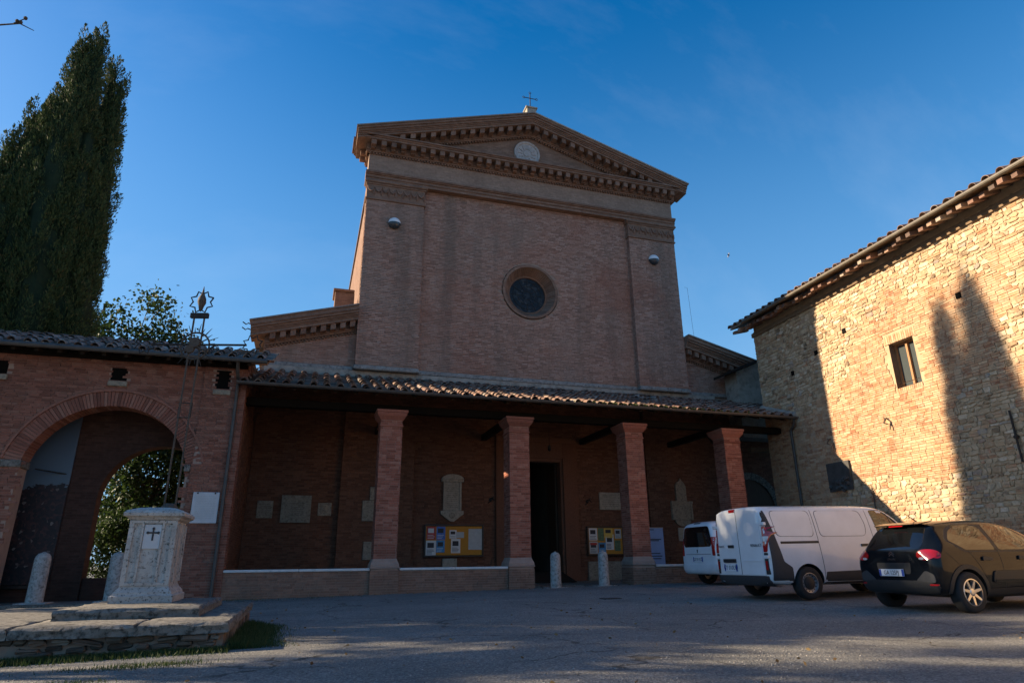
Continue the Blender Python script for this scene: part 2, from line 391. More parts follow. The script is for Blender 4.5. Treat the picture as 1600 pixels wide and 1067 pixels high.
class MB:
    def __init__(s): s.v = []; s.f = []; s.m = []
    def quadbox(s, c8, mi=0):
        n = len(s.v); s.v += [tuple(c) for c in c8]
        for f in ((0, 3, 2, 1), (4, 5, 6, 7), (0, 1, 5, 4), (1, 2, 6, 5), (2, 3, 7, 6), (3, 0, 4, 7)):
            s.f.append(tuple(n + i for i in f)); s.m.append(mi)
        return s
    def box(s, x0, x1, y0, y1, z0, z1, mi=0):
        return s.quadbox([(x0, y0, z0), (x1, y0, z0), (x1, y1, z0), (x0, y1, z0), (x0, y0, z1), (x1, y0, z1), (x1, y1, z1), (x0, y1, z1)], mi)
    def bbox(s, x0, x1, y0, y1, z0, z1, b=0.01):
        """box with chamfered edges: three nested rings"""
        def ring(i, z): return [(x0 + i, y0, z), (x1 - i, y0, z), (x1, y0 + i, z), (x1, y1 - i, z), (x1 - i, y1, z), (x0 + i, y1, z), (x0, y1 - i, z), (x0, y0 + i, z)]
        def shr(r, k):
            cx, cy = (x0 + x1) / 2, (y0 + y1) / 2
            return [(cx + (x - cx) * (1 - 2 * k / (x1 - x0)), cy + (y - cy) * (1 - 2 * k / (y1 - y0)), z) for x, y, z in r]
        rings = [shr(ring(b, z0), b), ring(b, z0 + b), ring(b, z1 - b), shr(ring(b, z1), b)]
        return s.rings(rings)
    def rings(s, rings, cap=True):
        n = len(s.v); k = len(rings[0])
        for r in rings: s.v += [tuple(p) for p in r]
        for a in range(len(rings) - 1):
            for i in range(k):
                j = (i + 1) % k
                s.f.append((n + a * k + i, n + a * k + j, n + (a + 1) * k + j, n + (a + 1) * k + i)); s.m.append(0)
        if cap:
            s.f.append(tuple(n + i for i in reversed(range(k)))); s.m.append(0)
            s.f.append(tuple(n + (len(rings) - 1) * k + i for i in range(k))); s.m.append(0)
        return s
    def prism(s, poly, d0, d1, axis='x', shear=0.0):
        """poly of (a,b): axis x -> (y,z); y -> (x,z); z -> (x,y); shear raises z along the axis"""
        def mk(p, d):
            if axis == 'x': return (d, p[0], p[1] + shear * d)
            if axis == 'y': return (p[0], d, p[1])
            return (p[0], p[1], d)
        n = len(s.v); k = len(poly)
        s.v += [mk(p, d0) for p in poly] + [mk(p, d1) for p in poly]
        for i in range(k):
            j = (i + 1) % k; s.f.append((n + i, n + j, n + k + j, n + k + i)); s.m.append(0)
        s.f.append(tuple(n + i for i in reversed(range(k)))); s.f.append(tuple(n + k + i for i in range(k))); s.m += [0, 0]
        return s
    def tube(s, pts, r, seg=8, cap=True):
        pts = [Vector(p) for p in pts]
        rs = r if isinstance(r, (list, tuple)) else [r] * len(pts)
        rings = []; prev = None
        for i, p in enumerate(pts):
            d = (pts[min(i + 1, len(pts) - 1)] - pts[max(i - 1, 0)]).normalized()
            if prev is None: a = d.orthogonal().normalized()
            else: a = (prev - d * prev.dot(d)); a = a.normalized() if a.length > 1e-6 else d.orthogonal().normalized()
            prev = a; b = d.cross(a)
            rings.append([p + (a * math.cos(t) + b * math.sin(t)) * rs[i] for t in [2 * math.pi * k / seg for k in range(seg)]])
        return s.rings(rings, cap)
    def lathe(s, prof, c=(0, 0, 0), seg=20, axis='z', cap=True):
        rings = []
        for r, h in prof:
            ring = []
            for k in range(seg):
                t = 2 * math.pi * k / seg; a, b = r * math.cos(t), r * math.sin(t)
                ring.append((c[0] + a, c[1] + b, c[2] + h) if axis == 'z' else (c[0] + a, c[1] + h, c[2] - b) if axis == 'y' else (c[0] + h, c[1] + a, c[2] + b))
            rings.append(ring)
        return s.rings(rings, cap)
    def arrays(s, V, F):
        n = len(s.v); s.v += [tuple(p) for p in V.tolist()]
        s.f += [tuple(i + n for i in f) for f in F.tolist()]; s.m += [0] * len(F); return s
    def build(s, name, mat, parent=None, local=False, smooth=False, angle=35, kind=None, label=None):
        me = bpy.data.meshes.new(name)
        o = origin_of(parent) if not local else Vector((0, 0, 0))
        V = [(x - o.x, y - o.y, z - o.z) for x, y, z in s.v] if o.length > 0 else s.v
        me.from_pydata(V, [], s.f); me.validate(); me.update()
        mats = mat if isinstance(mat, (list, tuple)) else [mat]
        for m in mats: me.materials.append(MATS[m])
        if len(mats) > 1 and len(me.polygons) == len(s.m): me.polygons.foreach_set("material_index", s.m)
        if smooth:
            me.polygons.foreach_set("use_smooth", [True] * len(me.polygons))
            try: me.set_sharp_from_angle(angle=R(angle))
            except Exception: pass
        return link(name, me, parent, kind, label)

def link(name, me, parent=None, kind=None, label=None):
    ob = bpy.data.objects.new(name, me); COL.objects.link(ob)
    if parent is not None:
        ob.parent = parent; ORIGIN[ob.name] = ORIGIN.get(parent.name, Vector((0, 0, 0)))
    if kind: ob["kind"] = kind
    if label: ob["label"] = label
    return ob

def thing(name, label, cat, loc=(0, 0, 0), rotz=0.0, group=None, origin=True):
    o = bpy.data.objects.new(name, None); COL.objects.link(o)
    o.empty_display_size = 0.2; o.location = loc; o.rotation_euler = (0, 0, rotz)
    o["label"] = label; o["category"] = cat
    if group: o["group"] = group
    ORIGIN[o.name] = Vector(loc) if origin else Vector((0, 0, 0))
    return o

def tag(o, label, cat, group=None):
    o["label"] = label; o["category"] = cat
    if group: o["group"] = group
    return o

def instance(name, me, parent, loc, rot=(0, 0, 0), scale=(1, 1, 1)):
    """one more piece sharing mesh data, placed at a world position"""
    ob = bpy.data.objects.new(name, me); COL.objects.link(ob)
    ob.parent = parent
    o = ORIGIN.get(parent.name, Vector((0, 0, 0)))
    ob.location = Vector(loc) - o; ob.rotation_euler = rot; ob.scale = scale
    ORIGIN[ob.name] = o
    return ob

def mesh_only(mb, name, mat, smooth=False, angle=35):
    me = bpy.data.meshes.new(name); me.from_pydata(mb.v, [], mb.f); me.update()
    me.materials.append(MATS[mat])
    if smooth:
        me.polygons.foreach_set("use_smooth", [True] * len(me.polygons))
        try: me.set_sharp_from_angle(angle=R(angle))
        except Exception: pass
    return me

def bricks(mb, P, U, V, Nn, ulen, vlen, keep=None, bl=0.265, bh=0.062, jt=0.011, depth=0.03, jit=0.006, phase=0, top=None):
    """running-bond bricks on the plane P + u U + v V, facing Nn; each a real block with open back"""
    P, U, V, Nn = [np.array(a, float) for a in (P, U, V, Nn)]
    rows = int(vlen // (bh + jt)); A = []
    for r in range(rows):
        v0 = r * (bh + jt); u = -((r + phase) % 2) * bl * 0.5 - rng.uniform(0, 0.06)
        while u < ulen:
            L = bl * (0.5 if rng.random() < 0.22 else 1.0) * rng.uniform(0.94, 1.06)
            a, b = max(u, 0.0), min(u + L, ulen)
            if b - a > 0.035 and (keep is None or keep((a + b) / 2, v0 + bh / 2)): A.append((a, b, v0, v0 + bh))
            u += L + jt
    if not A: return mb
    A = np.array(A); n = len(A)
    d = rng.uniform(-jit, jit, (n, 1)); tl = rng.uniform(-0.003, 0.003, (n, 4))
    C = []
    for k, (iu, iv) in enumerate(((0, 2), (1, 2), (1, 3), (0, 3))):
        C.append(P + A[:, iu:iu + 1] * U + A[:, iv:iv + 1] * V + (d + tl[:, k:k + 1]) * Nn)
    B = [c - Nn * depth for c in C]
    VV = np.stack(C + B, 1).reshape(-1, 3); i0 = (np.arange(n) * 8)[:, None]
    F = np.concatenate([i0 + np.array(f) for f in ((0, 1, 2, 3), (0, 4, 5, 1), (1, 5, 6, 2), (2, 6, 7, 3), (3, 7, 4, 0))])
    return mb.arrays(VV, F)

def gz(x, y=20.0):
    t = 0.0133 * (min(max(x, -14.0), 19.0) - 6.7)
    sx = min(max((x - 2.0) / 6.0, 0), 1); sy = min(max((17 - y) / 8.0, 0), 1)
    return t - 0.11 * sx * sx * (3 - 2 * sx) * sy * sy * (3 - 2 * sy)

def text_mesh(body, size, mat, extrude=0.001, align='CENTER'):
    cu = bpy.data.curves.new("lettering", 'FONT'); cu.body = body; cu.size = size; cu.extrude = extrude
    cu.align_x = align; cu.align_y = 'CENTER'; cu.resolution_u = 2
    ob = bpy.data.objects.new("lettering_tmp", cu); COL.objects.link(ob)
    dg = bpy.context.evaluated_depsgraph_get(); dg.update()
    me = bpy.data.meshes.new_from_object(ob.evaluated_get(dg)); bpy.data.objects.remove(ob)
    me.materials.clear(); me.materials.append(MATS[mat]); me.name = "lettering"
    return me
FACE_CAM = (R(90), 0, 0)     # stands a text up so that it faces -Y
# ================================================================== ground
def make_ground():
    xs = np.concatenate([np.linspace(-400, -20, 8), np.linspace(-16, 22, 77), np.linspace(30, 400, 8)])
    ys = np.concatenate([np.linspace(-300, -6, 8), np.linspace(-4, 30, 69), np.linspace(36, 600, 8)])
    mb = MB()
    for y in ys:
        for x in xs:
            w = 0.012 * math.sin(x * 1.3 + 0.6 * y) * math.cos(y * 0.9 - 0.3 * x) if (-16 < x < 18 and -3 < y < 19) else 0
            mb.v.append((x, y, gz(x, y) + w))
    k = len(xs)
    for j in range(len(ys) - 1):
        for i in range(k - 1):
            mb.f.append((j * k + i, j * k + i + 1, (j + 1) * k + i + 1, (j + 1) * k + i)); mb.m.append(0)
    o = mb.build("ground", "gravel_asphalt", smooth=True, angle=60); o["kind"] = "structure"
make_ground()

AX = 8.9            # church axis
YF = 25.3           # nave front wall
YC = 20.6           # portico columns, front face
XL, XR = 1.35, 16.45
YP = 25.05          # pilaster faces

# ================================================================== church
church = thing("church", "brick church with pedimented front, round window and lower side aisles", "church", (AX, YF, 0))
WX, WZ, WR = 8.86, 12.36, 1.31     # round window
def nave():
    mb = MB()   # brick field between the pilasters
    bricks(mb, (3.86, YF, 8.30), (1, 0, 0), (0, 0, 1), (0, -1, 0), 13.94 - 3.86, 8.45, keep=lambda u, v: (3.86 + u - WX) ** 2 + (8.3 + v - WZ) ** 2 > (WR + 0.10) ** 2)
    mb.build("brick", "brick_facade", church, kind="stuff")
    for x0, x1 in ((XL, 3.86), (13.94, XR)):
        p = MB().box(x0 + 0.02, x1 - 0.02, YP + 0.02, YF + 0.3, 8.25, 15.80).build("pilaster", "mortar", church)
        q = MB()
        bricks(q, (x0, YP, 8.30), (1, 0, 0), (0, 0, 1), (0, -1, 0), x1 - x0, 7.45)
        bricks(q, (x0 if x0 < 5 else x0, YF, 8.30), (0, -1, 0), (0, 0, 1), (-1, 0, 0), YF - YP - 0.004, 7.45)
        bricks(q, (x1, YP + 0.004, 8.30), (0, 1, 0), (0, 0, 1), (1, 0, 0), YF - YP - 0.004, 7.45)
        q.build("brick", "brick_facade", p, kind="stuff")
        # capital: necking, festooned band, crown
        c = MB()
        c.bbox(x0 - 0.06, x1 + 0.06, YP - 0.06, YF + 0.2, 15.76, 15.84, 0.02)
        c.box(x0 - 0.02, x1 + 0.02, YP - 0.02, YF + 0.2, 15.845, 16.50)
        c.bbox(x0 - 0.07, x1 + 0.07, YP - 0.07, YF + 0.2, 16.505, 16.58, 0.02)
        c.bbox(x0 - 0.13, x1 + 0.13, YP - 0.13, YF + 0.2, 16.585, 16.70, 0.03)
        cap = c.build("capital", "brick_fine", church)
        n = 8; w = (x1 - x0) / n
        for i in range(n):          # relief leaves and garlands of the terracotta band
            cx = x0 + (i + 0.5) * w
            f = MB()
            f.tube([(cx - w * 0.45, YP - 0.03, 16.40), (cx - w * 0.25, YP - 0.05, 16.22), (cx, YP - 0.06, 16.14), (cx + w * 0.25, YP - 0.05, 16.22), (cx + w * 0.45, YP - 0.03, 16.40)], [0.025, 0.04, 0.05, 0.04, 0.025], 6)
            f.lathe([(0.02, 0.0), (0.055, 0.05), (0.05, 0.22), (0.015, 0.32)], (cx + w * 0.45, YP - 0.03, 15.98), 6)
            f.build("garland", "trim_brick", cap, smooth=True)
    b = MB()    # body of the nave behind the front, with a hole for the window built as four pieces
    t = 0.02
    b.box(3.5, WX - WR - 0.14, YF + t, YF + 0.6, 8.0, 18.2); b.box(WX + WR + 0.14, 14.3, YF + t, YF + 0.6, 8.0, 18.2)
    b.box(WX - WR - 0.14, WX + WR + 0.14, YF + t, YF + 0.6, 8.0, WZ - WR - 0.14); b.box(WX - WR - 0.14, WX + WR + 0.14, YF + t, YF + 0.6, WZ + WR + 0.14, 18.2)
    # spandrels of the square hole
    n = 48; pts = [(WX + (WR + 0.04) * math.cos(2 * math.pi * k / n), WZ + (WR + 0.04) * math.sin(2 * math.pi * k / n)) for k in range(n)]
    h = WR + 0.14
    def sq(k):
        a = 2 * math.pi * k / n; c, s_ = math.cos(a), math.sin(a); m = max(abs(c), abs(s_)); return (WX + h * c / m, WZ + h * s_ / m)
    for k in range(n):
        p0, p1, q0, q1 = pts[k], pts[(k + 1) % n], sq(k), sq(k + 1)
        i = len(b.v); b.v += [(p0[0], YF + t, p0[1]), (p1[0], YF + t, p1[1]), (q1[0], YF + t, q1[1]), (q0[0], YF + t, q0[1])]; b.f.append((i, i + 1, i + 2, i + 3)); b.m.append(0)
    b.build("wall", "mortar", church)
    fl = MB()
    fl.box(XL, XL + 0.6, YF + 0.32, 26.3, 8.0, 18.3); fl.box(XR - 0.6, XR, YF + 0.32, 26.3, 8.0, 18.3); fl.box(XL + 0.22, XL + 0.6, 26.3, 47, 8.0, 18.3); fl.box(XR - 0.6, XR - 0.22, 26.3, 47, 8.0, 18.3); fl.box(XL + 0.6, XR - 0.6, 46.4, 47, 0, 18.3)
    fl.build("flank_wall", "brick_fine", church)
    rf = MB()
    for sgn in (-1, 1):
        e = AX + sgn * 8.15
        rf.quadbox([(e, 25.0, 18.72), (AX, 25.0, 21.20), (AX, 26.2, 21.20), (e, 26.2, 18.72), (e, 25.0, 18.86), (AX, 25.0, 21.36), (AX, 26.2, 21.36), (e, 26.2, 18.86)])
        e2 = AX + sgn * 7.42
        rf.quadbox([(e2, 26.2, 18.35), (AX, 26.2, 20.6), (AX, 47.5, 20.6), (e2, 47.5, 18.35), (e2, 26.2, 18.48), (AX, 26.2, 20.75), (AX, 47.5, 20.75), (e2, 47.5, 18.48)])
    rf.build("roof", "tile_old", church)
    # round window: outer moulding, splayed brick ring, glass
    def ring(r0, r1, y0, y1, n=64):
        m = MB(); rr = []
        for k in range(n):
            a = 2 * math.pi * k / n; rr.append((math.cos(a), math.sin(a)))
        prof = [(r0, y0), (r1, y0), (r1, y1), (r0, y1)]
        for k in range(n):
            for (r, y) in prof: m.v.append((WX + r * rr[k][0], y, WZ + r * rr[k][1]))
        for k in range(n):
            for j in range(4):
                a, b_ = k * 4 + j, k * 4 + (j + 1) % 4; c, d = ((k + 1) % n) * 4 + (j + 1) % 4, ((k + 1) % n) * 4 + j
                m.f.append((a, b_, c, d)); m.m.append(0)
        return m
    win = ring(1.20, WR, YF - 0.05, YF + 0.1).build("round_window", "brick_fine", church, smooth=True)
    s = MB(); n = 72      # splayed soldier bricks
    for k in range(n):
        a0, a1 = 2 * math.pi * (k + 0.06) / n, 2 * math.pi * (k + 0.94) / n
        def P(r, a, y): return (WX + r * math.cos(a), y, WZ + r * math.sin(a))
        s.quadbox([P(1.20, a0, YF - 0.02), P(1.20, a1, YF - 0.02), P(1.32, a1, YF + 0.05), P(1.32, a0, YF + 0.05), P(0.93, a0, YF + 0.42), P(0.93, a1, YF + 0.42), P(1.1, a1, YF + 0.5), P(1.1, a0, YF + 0.5)])
    s.build("brick", "trim_brick", win, kind="stuff")
    ring(0.86, 0.945, YF + 0.40, YF + 0.48).build("frame", "trim_brick", win, smooth=True)
    g = MB().lathe([(0.9, 0), (0.9, 0.02)], (WX, YF + 0.46, WZ), 48, 'y').build("glass", "stained_glass", win)
    cm = MB()
    for k in range(12):
        a = math.pi * k / 6; cm.tube([(WX + 0.2 * math.cos(a), YF + 0.455, WZ + 0.2 * math.sin(a)), (WX + 0.88 * math.cos(a), YF + 0.455, WZ + 0.88 * math.sin(a))], 0.012, 5)
    for r in (0.2, 0.45, 0.68):
        cm.tube([(WX + r * math.cos(t_), YF + 0.452, WZ + r * math.sin(t_)) for t_ in np.linspace(0, 2 * math.pi, 33)], 0.011, 5)
    cm.build("lead_came", "iron", win)
nave()

def profile(y, z, steps):
    """stepped cornice profile: list of (projection, height) from the bottom; returns polygon in (y,z)"""
    poly = [(y + 0.3, z)]
    for p, h in steps:
        poly.append((y - p, z)); z += h; poly.append((y - p, z))
    poly.append((y + 0.3, z)); return poly, z

def entablature():
    x0, x1 = XL - 0.02, XR + 0.02
    e = MB()
    e.prism(profile(YP, 16.705, [(0.03, 0.14), (0.07, 0.13), (0.13, 0.05), (0.18, 0.09)])[0], x0 - 0.1, x1 + 0.1)
    e.build("architrave", "brick_fine", church)
    # set-back run between the pilasters is the wall itself; frieze
    f = MB().box(x0, x1, YP + 0.0, YF + 0.5, 17.12, 18.12)
    f.build("frieze", "brick_fine_grey", church)
    d = MB()
    x = x0
    while x < x1 - 0.05:
        d.box(x, x + 0.075, YP - 0.09, YP + 0.02, 18.02, 18.10); x += 0.135
    d.build("dentil", "trim_brick", church, kind="stuff")
    # horizontal cornice
    c = MB()
    c.prism(profile(YP, 18.105, [(0.11, 0.07), (0.15, 0.30)])[0], x0 - 0.14, x1 + 0.14)
    c.prism(profile(YP, 18.478, [(0.56, 0.09), (0.60, 0.06), (0.66, 0.07)])[0], AX - 8.08, AX + 8.08)
    c.build("cornice", "brick_fine", church)
    # returns of the cornice down both flanks
    for sg, xe in ((-1, XL), (1, XR)):
        r = MB()
        for p, z, h in ((0.11, 18.105, 0.07), (0.15, 18.178, 0.30), (0.56, 18.48, 0.09), (0.60, 18.572, 0.06), (0.66, 18.634, 0.07), (0.74, 18.708, 0.12)):
            xa, xb = sorted((xe, xe + sg * p)); r.box(xa, xb, YP + 0.04, 26.25, z, z + h)
        r.build("flank_cornice", "brick_fine", church)
    m = MB().bbox(-0.11, 0.11, -0.50, 0, -0.24, 0, 0.012)
    m.box(-0.09, 0.09, -0.30, 0, -0.30, -0.24)
    me = mesh_only(m, "modillion", "trim_brick")
    n = 35
    for i in range(n):
        instance("modillion", me, church, (XL + 0.12 + i * (XR - XL - 0.24) / (n - 1), YP - 0.02, 18.477))
    ms = MB().bbox(-0.24, 0, -0.10, 0.10, -0.24, 0, 0.012)
    mes = mesh_only(ms, "modillion", "trim_brick")
    for i in range(2):
        instance("modillion", mes, church, (XL - 0.15, YP + 0.5 + i * 0.48, 18.479))
    # raking cornices, sheared so that the two halves mitre at the apex
    S = 0.303
    k = MB(); dk = MB()
    for sg in (-1, 1):
        base = 18.62 + 0.0
        def rake(st, zoff, ext):
            poly, z = profile(YP, base + zoff, st)
            # x runs from the tip to the axis
            xt = AX + sg * ext
            pl = [(y_, z_ + (S * 8.15 if True else 0)) for y_, z_ in poly]
            mb = k; n0 = len(mb.v); kk = len(pl)
            mb.v += [(xt, y_, z_ - S * abs(xt - AX)) for y_, z_ in pl] + [(AX, y_, z_) for y_, z_ in pl]
            for i in range(kk):
                j = (i + 1) % kk; mb.f.append((n0 + i, n0 + j, n0 + kk + j, n0 + kk + i)); mb.m.append(0)
            mb.f.append(tuple(n0 + i for i in range(kk))); mb.m.append(0)
            return z
        zz = 18.62 + S * 8.15
        rake([(0.10, 0.07), (0.14, 0.28)], -0.60, 7.2)
        rake([(0.60, 0.10), (0.64, 0.06), (0.68, 0.06), (0.74, 0.10), (0.80, 0.10)], -0.248, 8.16)
        i = 0; xx = 0.22
        while xx < 6.3:
            z = zz - 0.25 - S * xx
            m2 = MB()
            m2.quadbox([(-0.11, -0.52, -0.24 + 0.11 * S * sg), (0.11, -0.52, -0.24 - 0.11 * S * sg), (0.11, 0, -0.24 - 0.11 * S * sg), (-0.11, 0, -0.24 + 0.11 * S * sg),
                        (-0.11, -0.52, 0.11 * S * sg), (0.11, -0.52, -0.11 * S * sg), (0.11, 0, -0.11 * S * sg), (-0.11, 0, 0.11 * S * sg)])
            if i == 0: mem = mesh_only(m2, "modillion", "trim_brick")
            instance("modillion", mem, church, (AX + sg * xx, YP - 0.02, z - 0.003)); xx += 0.46; i += 1
        xx = 0.03
        while xx < 6.9:
            z = zz - 0.68 - S * xx; dk.box(AX + sg * xx - 0.037, AX + sg * xx + 0.037, YP - 0.08, YP + 0.02, z, z + 0.075); xx += 0.135
        t = MB()    # dark edge of the roof tiles on top of the sima
        t.quadbox([(AX + sg * 8.22, YP - 0.86, 18.62 + 0.165), (AX, YP - 0.86, zz + 0.195), (AX, YP + 0.3, zz + 0.195), (AX + sg * 8.22, YP + 0.3, 18.62 + 0.165),
                   (AX + sg * 8.22, YP - 0.86, 18.62 + 0.225), (AX, YP - 0.86, zz + 0.255), (AX, YP + 0.3, zz + 0.255), (AX + sg * 8.22, YP + 0.3, 18.62 + 0.225)])
        t.build("roof_edge", "tile_old", church)
    k.build("raking_cornice", "brick_fine", church)
    dk.build("dentil", "trim_brick", church, kind="stuff")
    ty = MB().prism([(AX - 7.3, 18.6), (AX + 7.3, 18.6), (AX, 18.6 + 7.3 * S)], YP + 0.03, YF + 0.5, 'y')
    ty.build("tympanum", "brick_fine", church)
    # medallion
    MX, MZ = 8.75, 19.50
    md = MB().lathe([(0.0, 0.02), (0.54, 0.02), (0.56, -0.02), (0.64, -0.05), (0.66, 0.0), (0.66, 0.10)], (MX, YP - 0.03, MZ), 40, 'y').build("medallion", "medallion", church, smooth=True)
    ry = MB()
    for i in range(12):
        a = 2 * math.pi * i / 12; c, s_ = math.cos(a), math.sin(a)
        def P(r, w, y): return (MX + r * c - w * s_, y, MZ + r * s_ + w * c)
        ry.quadbox([P(0.24, -0.045, YP - 0.04), P(0.46, -0.01, YP - 0.04), P(0.46, 0.01, YP - 0.04), P(0.24, 0.045, YP - 0.04), P(0.24, -0.045, YP), P(0.46, -0.01, YP), P(0.46, 0.01, YP), P(0.24, 0.045, YP)])
    ry.lathe([(0.0, -0.015), (0.17, -0.015), (0.20, 0.02)], (MX, YP - 0.03, MZ), 24, 'y')
    ry.build("relief", "medallion", md)
entablature()

def aisles():
    for sg, xi, xo, zb in ((-1, XL, -2.1, 8.0), (1, XR, 20.6, 8.0)):
        S = 0.27; Ya = YF + 0.12
        L = abs(xo - xi)
        top = 10.62 if sg < 0 else 10.75      # top of the cornice where it meets the nave
        mb = MB()
        u0 = min(xi, xo)
        def keep(u, v):
            x = u0 + u; return zb + 0.2 + v < top - 0.95 - S * abs(x - xi)
        bricks(mb, (u0, Ya, zb + 0.2), (1, 0, 0), (0, 0, 1), (0, -1, 0), L, 3.0, keep=keep)
        mb.build("brick", "brick_facade", church, kind="stuff")
        b = MB()
        b.quadbox([(xi, Ya + 0.02, 5.5), (xo, Ya + 0.02, 5.5), (xo, Ya + 0.5, 5.5), (xi, Ya + 0.5, 5.5), (xi, Ya + 0.02, top - 0.3), (xo, Ya + 0.02, top - 0.3 - S * L), (xo, Ya + 0.5, top - 0.3 - S * L), (xi, Ya + 0.5, top - 0.3)])
        b.build("aisle_wall", "mortar", church)
        a = MB(); yb = Ya
        def rake(st, zo, ext):
            poly, z = profile(yb, zo, st); n0 = len(a.v); kk = len(poly)
            xt = xi + sg * ext; xs = xi - sg * 0.0
            a.v.extend([(xs, y_, z_) for y_, z_ in poly] + [(xt, y_, z_ - S * ext) for y_, z_ in poly])
            for i in range(kk):
                j = (i + 1) % kk; a.f.append((n0 + i, n0 + j, n0 + kk + j, n0 + kk + i)); a.m.append(0)
            a.f.append(tuple(n0 + i for i in range(kk))); a.f.append(tuple(n0 + kk + i for i in range(kk))); a.m += [0, 0]
        rake([(0.10, 0.07), (0.14, 0.28)], top - 0.86, L)
        rake([(0.52, 0.12), (0.56, 0.06), (0.62, 0.08), (0.70, 0.10), (0.76, 0.16)], top - 0.508, L + 0.5)
        a.build("raking_cornice", "brick_fine", church)
        m2 = MB(); hs = 0.10 * S * -sg
        m2.quadbox([(-0.10, -0.44, -0.24 - hs), (0.10, -0.44, -0.24 + hs), (0.10, 0, -0.24 + hs), (-0.10, 0, -0.24 - hs), (-0.10, -0.44, -hs), (0.10, -0.44, hs), (0.10, 0, hs), (-0.10, 0, -hs)])
        mem = mesh_only(m2, "modillion", "trim_brick")
        xx = 0.2; d = MB()
        while xx < L:
            instance("modillion", mem, church, (xi + sg * xx, yb - 0.02, top - 0.512 - S * xx)); xx += 0.37
        xx = 0.05
        while xx < L:
            z = top - 0.95 - S * xx; d.box(xi + sg * xx - 0.035, xi + sg * xx + 0.035, yb - 0.08, yb + 0.02, z, z + 0.075); xx += 0.125
        d.build("dentil", "trim_brick", church, kind="stuff")
        r = MB()
        xe = xi + sg * (L + 0.56)
        r.quadbox([(xi, yb - 0.82, top + 0.02), (xe, yb - 0.82, top + 0.02 - S * (L + 0.56)), (xe, 46, top + 0.02 - S * (L + 0.56)), (xi, 46, top + 0.02), (xi, yb - 0.82, top + 0.075), (xe, yb - 0.82, top + 0.075 - S * (L + 0.56)), (xe, 46, top + 0.075 - S * (L + 0.56)), (xi, 46, top + 0.075)])
        r.build("aisle_roof", "tile_old", church)
        w = MB(); xa, xb = sorted((xo, xo - sg * 0.5)); w.box(xa, xb, Ya + 0.5, 46, 0, top - 0.3 - S * L); w.build("aisle_side_wall", "brick_fine", church)
    # string course above the portico roof
    s = MB()
    for x0, x1, y in ((3.9, 13.9, YF), (XL - 0.05, 3.9, YP), (13.9, XR + 0.05, YP), (-2.1, XL - 0.05, YF + 0.12), (XR + 0.05, 20.0, YF + 0.12)):
        s.bbox(x0, x1, y - 0.10, y + 0.15, 8.06, 8.24, 0.03)
    s.build("string_course", "string_stone", church)
    # buttress on the aisle roof by the left flank
    bt = MB().bbox(0.45, XL + 0.02, 30.0, 31.2, 9.5, 13.35, 0.02)
    bt.bbox(0.36, XL + 0.01, 29.9, 31.3, 13.355, 13.48, 0.02)
    bt.build("buttress", "brick_fine", church)
    # iron hook by the aisle cornice
    h = MB()
    for dz in (0, 0.22):
        h.tube([(-2.55, 25.2, 9.35 + dz), (-2.75, 25.2, 9.42 + dz), (-2.82, 25.2, 9.36 + dz), (-2.95, 25.2, 9.45 + dz)], 0.022, 6)
    h.build("iron_bracket", "iron", church)
    wr = MB().tube([(16.75, 25.0, 13.4), (16.9, 25.0, 13.4), (16.95, 25.0, 12.0), (17.0, 25.0, 10.6)], 0.006, 5)
    wr.build("cable", "iron", church)
aisles()

# cross on the gable
def gable_cross():
    t = thing("gable_cross", "small iron cross on a stone block at the top of the gable", "cross", (8.78, 24.5, 21.3))
    x, y = 8.78, 24.5
    b = MB(); b.bbox(x - 0.24, x + 0.24, y - 0.2, y + 0.2, 21.25, 21.60, 0.02); b.bbox(x - 0.30, x + 0.30, y - 0.25, y + 0.25, 21.605, 21.69, 0.02)
    b.build("pedestal", "stone_pale", t)
    c = MB(); c.tube([(x, y, 21.68), (x, y, 22.62)], 0.022, 6)
    c.tube([(x - 0.30, y, 22.34), (x + 0.30, y, 22.34)], 0.02, 6)
    for dx, dz in ((-0.33, 22.34), (0.33, 22.34), (0, 22.66)):
        c.tube([(x + dx + 0.055 * math.cos(a), y, dz + 0.055 * math.sin(a)) for a in np.linspace(0, 2 * math.pi, 9)], 0.014, 5)
    c.build("iron_cross", "iron", t)
gable_cross()

# floodlights on the pilasters
def floodlight(x, z, label):
    t = thing("wall_floodlight", label, "floodlight", (x, YP, z), group="floodlights on the pilasters")
    m = MB()
    def dome(a0, a1, rr):
        n, k = 12, 6; mb = MB()
        for i in range(k + 1):
            ph = i / k * math.pi / 2
            for j in range(n + 1):
                th = a0 + (a1 - a0) * j / n
                mb.v.append((x + rr * math.cos(ph) * math.cos(th), YP - 0.05 - rr * 0.85 * math.sin(ph), z + rr * math.cos(ph) * math.sin(th)))
        for i in range(k):
            for j in range(n):
                q = i * (n + 1) + j; mb.f.append((q, q + 1, q + n + 2, q + n + 1)); mb.m.append(0)
        return mb
    dome(0.0, math.pi, 0.27).build("cover", "lamp_white", t, smooth=True)
    dome(math.pi, 2 * math.pi, 0.26).build("lens", "lamp_glass", t, smooth=True)
    MB().lathe([(0.24, -0.06), (0.25, 0.0), (0.2, 0.02)], (x, YP - 0.0, z), 20, 'y').build("back_plate", "gutter_metal", t)
floodlight(2.59, 14.7, "round white-topped floodlight on the left pilaster of the church front")
floodlight(15.18, 14.66, "round white-topped floodlight on the right pilaster of the church front")

